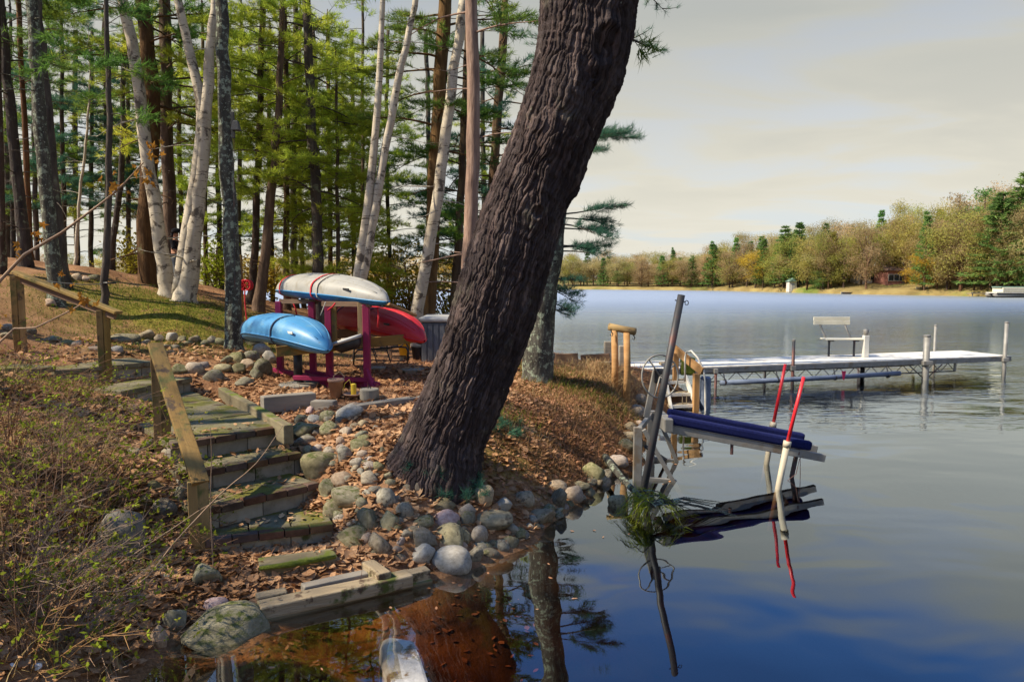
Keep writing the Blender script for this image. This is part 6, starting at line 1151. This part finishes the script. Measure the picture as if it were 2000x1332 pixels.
def far_conifer(seed, h=11, w=2.4, gaps=.0):
    rg = np.random.default_rng(seed); mb = MB(); mb.tube([(0, 0, -.4), (0, 0, h * .5), (0, 0, h)], [.2, .12, .03], 6, False); P, Dr = [], []
    for i in range(26):
        t = (i + rg.uniform(0, .6)) / 26; z_ = h * (.08 + .92 * t); R_ = w * (1 - t) ** .8 * rg.uniform(.75, 1.1) + .15
        for k in range(7):
            if rg.uniform() < gaps: continue
            az = rg.uniform(0, 6.28); d = Vector((math.cos(az), math.sin(az), -.12)); 
            for u in np.linspace(.25, 1, 6): P.append(tuple(Vector((0, 0, z_)) + d * R_ * u + Vector((0, 0, .12 * R_ * u * u)))); Dr.append((d.x, d.y, .15))
    V, F_ = needles(P, Dr, 4, .5, .14, .5, rg); return mb.mesh('trunk'), npmesh('crown', V, F_)
def far_pine(seed, h=13):
    rg = np.random.default_rng(seed); mb = MB(); mb.tube([(0, 0, -.4), (.2, 0, h * .5), (0, 0, h)], [.22, .16, .04], 6, False); P = []
    for k in range(20):
        az = rg.uniform(0, 6.28); zz = h * rg.uniform(.5, 1.0); R_ = rg.uniform(.4, 2.2) * (1.25 - zz / h); e_ = Vector((math.cos(az) * R_, math.sin(az) * R_, zz)); mb.tube([(0, 0, zz - .3), e_], [.06, .02], 4, False); P.append(np.array(e_) + rg.normal(size=(60, 3)) * np.array([.65, .65, .25]))
    P = np.concatenate(P); V, F_ = needles(P, rg.normal(size=P.shape) * .5 + np.array([0, 0, .5]), 2, .4, .12, .5, rg); return mb.mesh('trunk'), npmesh('crown', V, F_)
FT = {}
def variant(kind, seed, m):
    key = (kind, seed, m)
    if key not in FT:
        t, c = {'d': far_decid, 'c': far_conifer, 'p': far_pine}[kind](seed); t.materials.append(M['bark_brown']); c.materials.append(M[m]); FT[key] = (t, c)
    return FT[key]
def far_tree(x, d, kind, seed, m, sx, sz, label, group=None, name='far_tree'):
    b = Vector((x, float(fshore(x)) + d, float(fhill(x, d)))); root = thing(name, b, label, 'tree', group); root.scale = (sx, sx, sz); root.rotation_euler = (0, 0, rs.uniform(0, 6.28))
    for nm, me in zip(('trunk', 'crown'), variant(kind, seed, m)): link(nm, me, None, root)
def xat(px, d=3):      # x on the far shore seen at a pixel column
    xs_ = np.linspace(-150, 120, 2000); return float(xs_[np.argmin(np.abs(CX + F * xs_ / (fshore(xs_) + d) - px))])
SPEC = [(1390, 2.5, 'c', 1, 'far_green', 1.0, .86, 'pointed green spruce at the water, tallest on the low shore'), (1475, 3, 'd', 2, 'far_gold', .95, .72, 'rounded golden willow at the far waterline'), (1528, 6, 'c', 2, 'far_green', 1.25, 1.0, 'tall ragged dark pine rising behind the golden willow'), (1556, 9, 'c', 3, 'far_green', 1.1, 1.02, 'tall blue-green pine beside the white boathouse'), (1622, 5, 'c', 4, 'far_olive', .8, .85, 'narrow olive conifer between boathouse and lawn'), (1690, 5, 'd', 3, 'far_tan', 1.0, .95, 'bare tan oak standing before the red cottage'),
        (1800, 3.5, 'd', 4, 'far_gold', .8, .52, 'low golden bush at the edge of the lawn'), (1872, 3, 'd', 1, 'far_olive', 1.3, 1.12, 'big yellow-green oak leaning over the far water'), (1946, 3.5, 'c', 1, 'far_green', 1.75, 1.2, 'broad dark green spruce beside the moored pontoon boat'), (1912, 16, 'p', 1, 'far_green', 1.3, .98, 'tall clumpy pine behind the yellow-green oak'), (1864, 18, 'p', 2, 'far_tan', 1.0, .96, 'slender flat-topped pine above the far tree line'), (1990, 8, 'c', 2, 'far_green', 1.8, 1.38, 'tallest dark pine behind the broad spruce'), (1178, 4, 'c', 3, 'far_green', .7, .6, 'small green conifer on the low far shore'), (1205, 3, 'd', 3, 'far_green', .5, .35, 'low green bush at the far waterline'), (1292, 4, 'c', 4, 'far_green', .75, .62, 'soft green conifer left of the pointed spruce'), (1312, 12, 'c', 1, 'far_green', .6, .75, 'thin dark conifer top behind the soft green one'), (1350, 3.5, 'c', 2, 'far_green', .75, .6, 'short conifer next to the pointed spruce'), (1600, 3, 'd', 4, 'far_green', .5, .3, 'dark green bush beside the white boathouse'), (1765, 12, 'd', 2, 'far_olive', 1.0, 1.05, 'olive tree behind the red cottage')]
for (px, d, k, sd_, m, sx, sz, lb_) in SPEC: far_tree(xat(px, d), d, k, sd_, m, sx, sz, lb_)
RK = ('at the waterline', 'in the second rank', 'in the back rank')
for px in list(range(1095, 2040, 17)):
    for row, d in ((0, rs.uniform(3, 6)), (1, rs.uniform(9, 15)), (2, rs.uniform(20, 30))):
        if 1655 < px < 1800 and row == 0: continue
        if 1655 < px < 1800 and row == 1 and rs.random() < .5: continue
        x = xat(px + rs.uniform(-8, 8), d); up_ = np.interp(px, [1090, 1350, 1480, 1600, 1700, 2000], [.62, .60, .80, .82, .9, 1.05]) * rs.uniform(.72, 1.18) * (1, 1.05, 1.1)[row]; q = rs.random(); ww = .85 * rs.uniform(.8, 1.15)
        if q < .62: far_tree(x, d, 'd', rs.randrange(1, 5), 'far_tan', ww, up_, ('broad ' if ww > .85 else 'slender ') + 'bare tan tree ' + RK[row] + ' on the far shore', 'tan budding trees across the lake')
        elif q < .90: far_tree(x, d, 'd', rs.randrange(1, 5), 'far_olive', ww, up_, ('broad ' if ww > .85 else 'slender ') + 'olive-green budding tree ' + RK[row] + ' on the far shore', 'olive budding trees across the lake')
        else: far_tree(x, d, 'c', rs.randrange(1, 5), 'far_green', .8, up_ * .95, 'dark conifer among the budding trees on the far shore', 'conifers across the lake')
for x in np.arange(-110, 9, 5.5):
    for row, d in ((0, rs.uniform(3, 7)), (1, rs.uniform(12, 20))):
        q = rs.random(); kind = 'd' if q < .85 else 'c'; far_tree(float(x + rs.uniform(-2, 2)), d, kind, rs.randrange(1, 5), 'far_green' if kind == 'c' else rs.choice(['far_tan', 'far_olive', 'far_gold']), 1.05, .72 * rs.uniform(.85, 1.1), 'budding tree on the far shore seen through the pine trunks', 'trees across the lake behind the pines')
# cottages, boathouse and boats
def cottage(px0, px1, d, wall, roofm, label, hw=2.4, hr=1.5, red=False):
    x0, x1 = xat(px0, d), xat(px1, d); Y = float(fshore((x0 + x1) / 2)) + d; zb = float(fhill((x0 + x1) / 2, d)) - .2; root = thing('cottage', ((x0 + x1) / 2, Y, zb), label, 'house'); w = x1 - x0; c = (x0 + x1) / 2
    MB().box((c, Y + 2.5, zb + hw / 2), (w, 5, hw)).build('wall', M[wall], root)
    mb = MB(); mb.loft([[(c - w / 2 - .3, Y - .4, zb + hw), (c + w / 2 + .3, Y - .4, zb + hw), (c + w / 2 + .3, Y + 5.4, zb + hw), (c - w / 2 - .3, Y + 5.4, zb + hw)], [(c - w / 2 - .3, Y + 2.4, zb + hw + hr), (c + w / 2 + .3, Y + 2.4, zb + hw + hr), (c + w / 2 + .3, Y + 2.6, zb + hw + hr), (c - w / 2 - .3, Y + 2.6, zb + hw + hr)]]); mb.build('roof', M[roofm], root)
    for i in range(3):
        xx = c + w * (-.32 + .32 * i); f_ = MB().box((xx, Y - .03, zb + 1.3), (.9, .06, 1.1)).build('window', M['wall_white'], root); me = MB().box((xx, Y - .055, zb + 1.3), (.74, .06, .94)).mesh('pane', False, parent_world(root)); link('pane', me, M['window_glass'], f_)
    MB().box((c + w * .47, Y - .03, zb + 1.0), (.8, .06, 1.9)).build('door', M['roof_brown'], root)
cottage(1672, 1716, 13, 'wall_white', 'roof_brown', 'pale cottage with a brown roof behind the lawn'); cottage(1722, 1776, 11, 'wall_red', 'roof_brown', 'red cottage with a brown roof behind the lawn')
x = xat(1546, 1.5); Y = float(fshore(x)) + 1.6; root = thing('boathouse', (x, Y, .2), 'tiny white boathouse with a green roof at the far waterline', 'boathouse')
MB().box((x, Y + .7, 1.05), (1.3, 1.4, 1.9)).build('wall', M['wall_white'], root); MB().box((x, Y - .03, .9), (.55, .06, 1.3)).build('door', M['grey_plastic'], root)
mb = MB(); mb.loft([[(x - .8, Y - .2, 1.95), (x + .8, Y - .2, 1.95), (x, Y - .2, 2.6)], [(x - .8, Y + 1.6, 1.95), (x + .8, Y + 1.6, 1.95), (x, Y + 1.6, 2.6)]]); mb.build('roof', M['roof_green'], root)
x = xat(1975, -4); Y = float(fshore(x)) - 4; root = thing('pontoon_boat', (x, Y, 0), 'white pontoon boat moored by the broad spruce', 'boat')
MB().box((x, Y, .62), (5.2, 2.2, .12)).build('deck', M['white_paint'], root); MB().box((x + .4, Y, 1.0), (4.4, 2.1, .6)).build('fence_panel', M['cream_vinyl'], root, bevel=.05)
for s in (-.75, .75): MB().tube([(x - 2.9, Y + s, .38), (x - 2.5, Y + s, .25), (x + 2.5, Y + s, .25)], [.05, .3, .3], 10).build('pontoon', M['steel_light'], root, True)
MB().box((x, Y, 1.36), (4.0, 1.9, .1)).build('cover', M['roof_green'], root, bevel=.04)
x = xat(1925, -2); Y = float(fshore(x)) - 1.5; root = thing('far_dock', (x, Y, 0), 'low pale dock beside the moored pontoon boat', 'dock'); MB().box((x, Y, .45), (4.5, 1.2, .12)).build('deck', M['wood_pale'], root)
for s in (-2, 0, 2): MB().tube([(x + s, Y - .5, -1.5), (x + s, Y - .5, .6)], .06, 6).build('post', M['steel_light'], root)
for i, (px, w_, m) in enumerate(((1655, 2.4, 'white_paint'), (1800, 1.8, 'white_paint'))):
    x = xat(px, .8 + 4 * i); d = .9 + 4 * i; Y = float(fshore(x)) + d; zb = float(fhill(x, d)); mb = MB(); mb.loft([[(x + s * w_ / 2, Y + y_ * .1, zb), (x + s * w_ / 2, Y + y_, zb + .35), (x + s * w_ / 2, Y - y_, zb + .35)] for s, y_ in ((-1, .1), (-.6, .4), (.6, .4), (1, .1))]); props(mb.build('rowboat', M[m]), ('white rowboat pulled up on the far lawn edge', 'small white boat lying beside the golden bush')[i], 'boat')
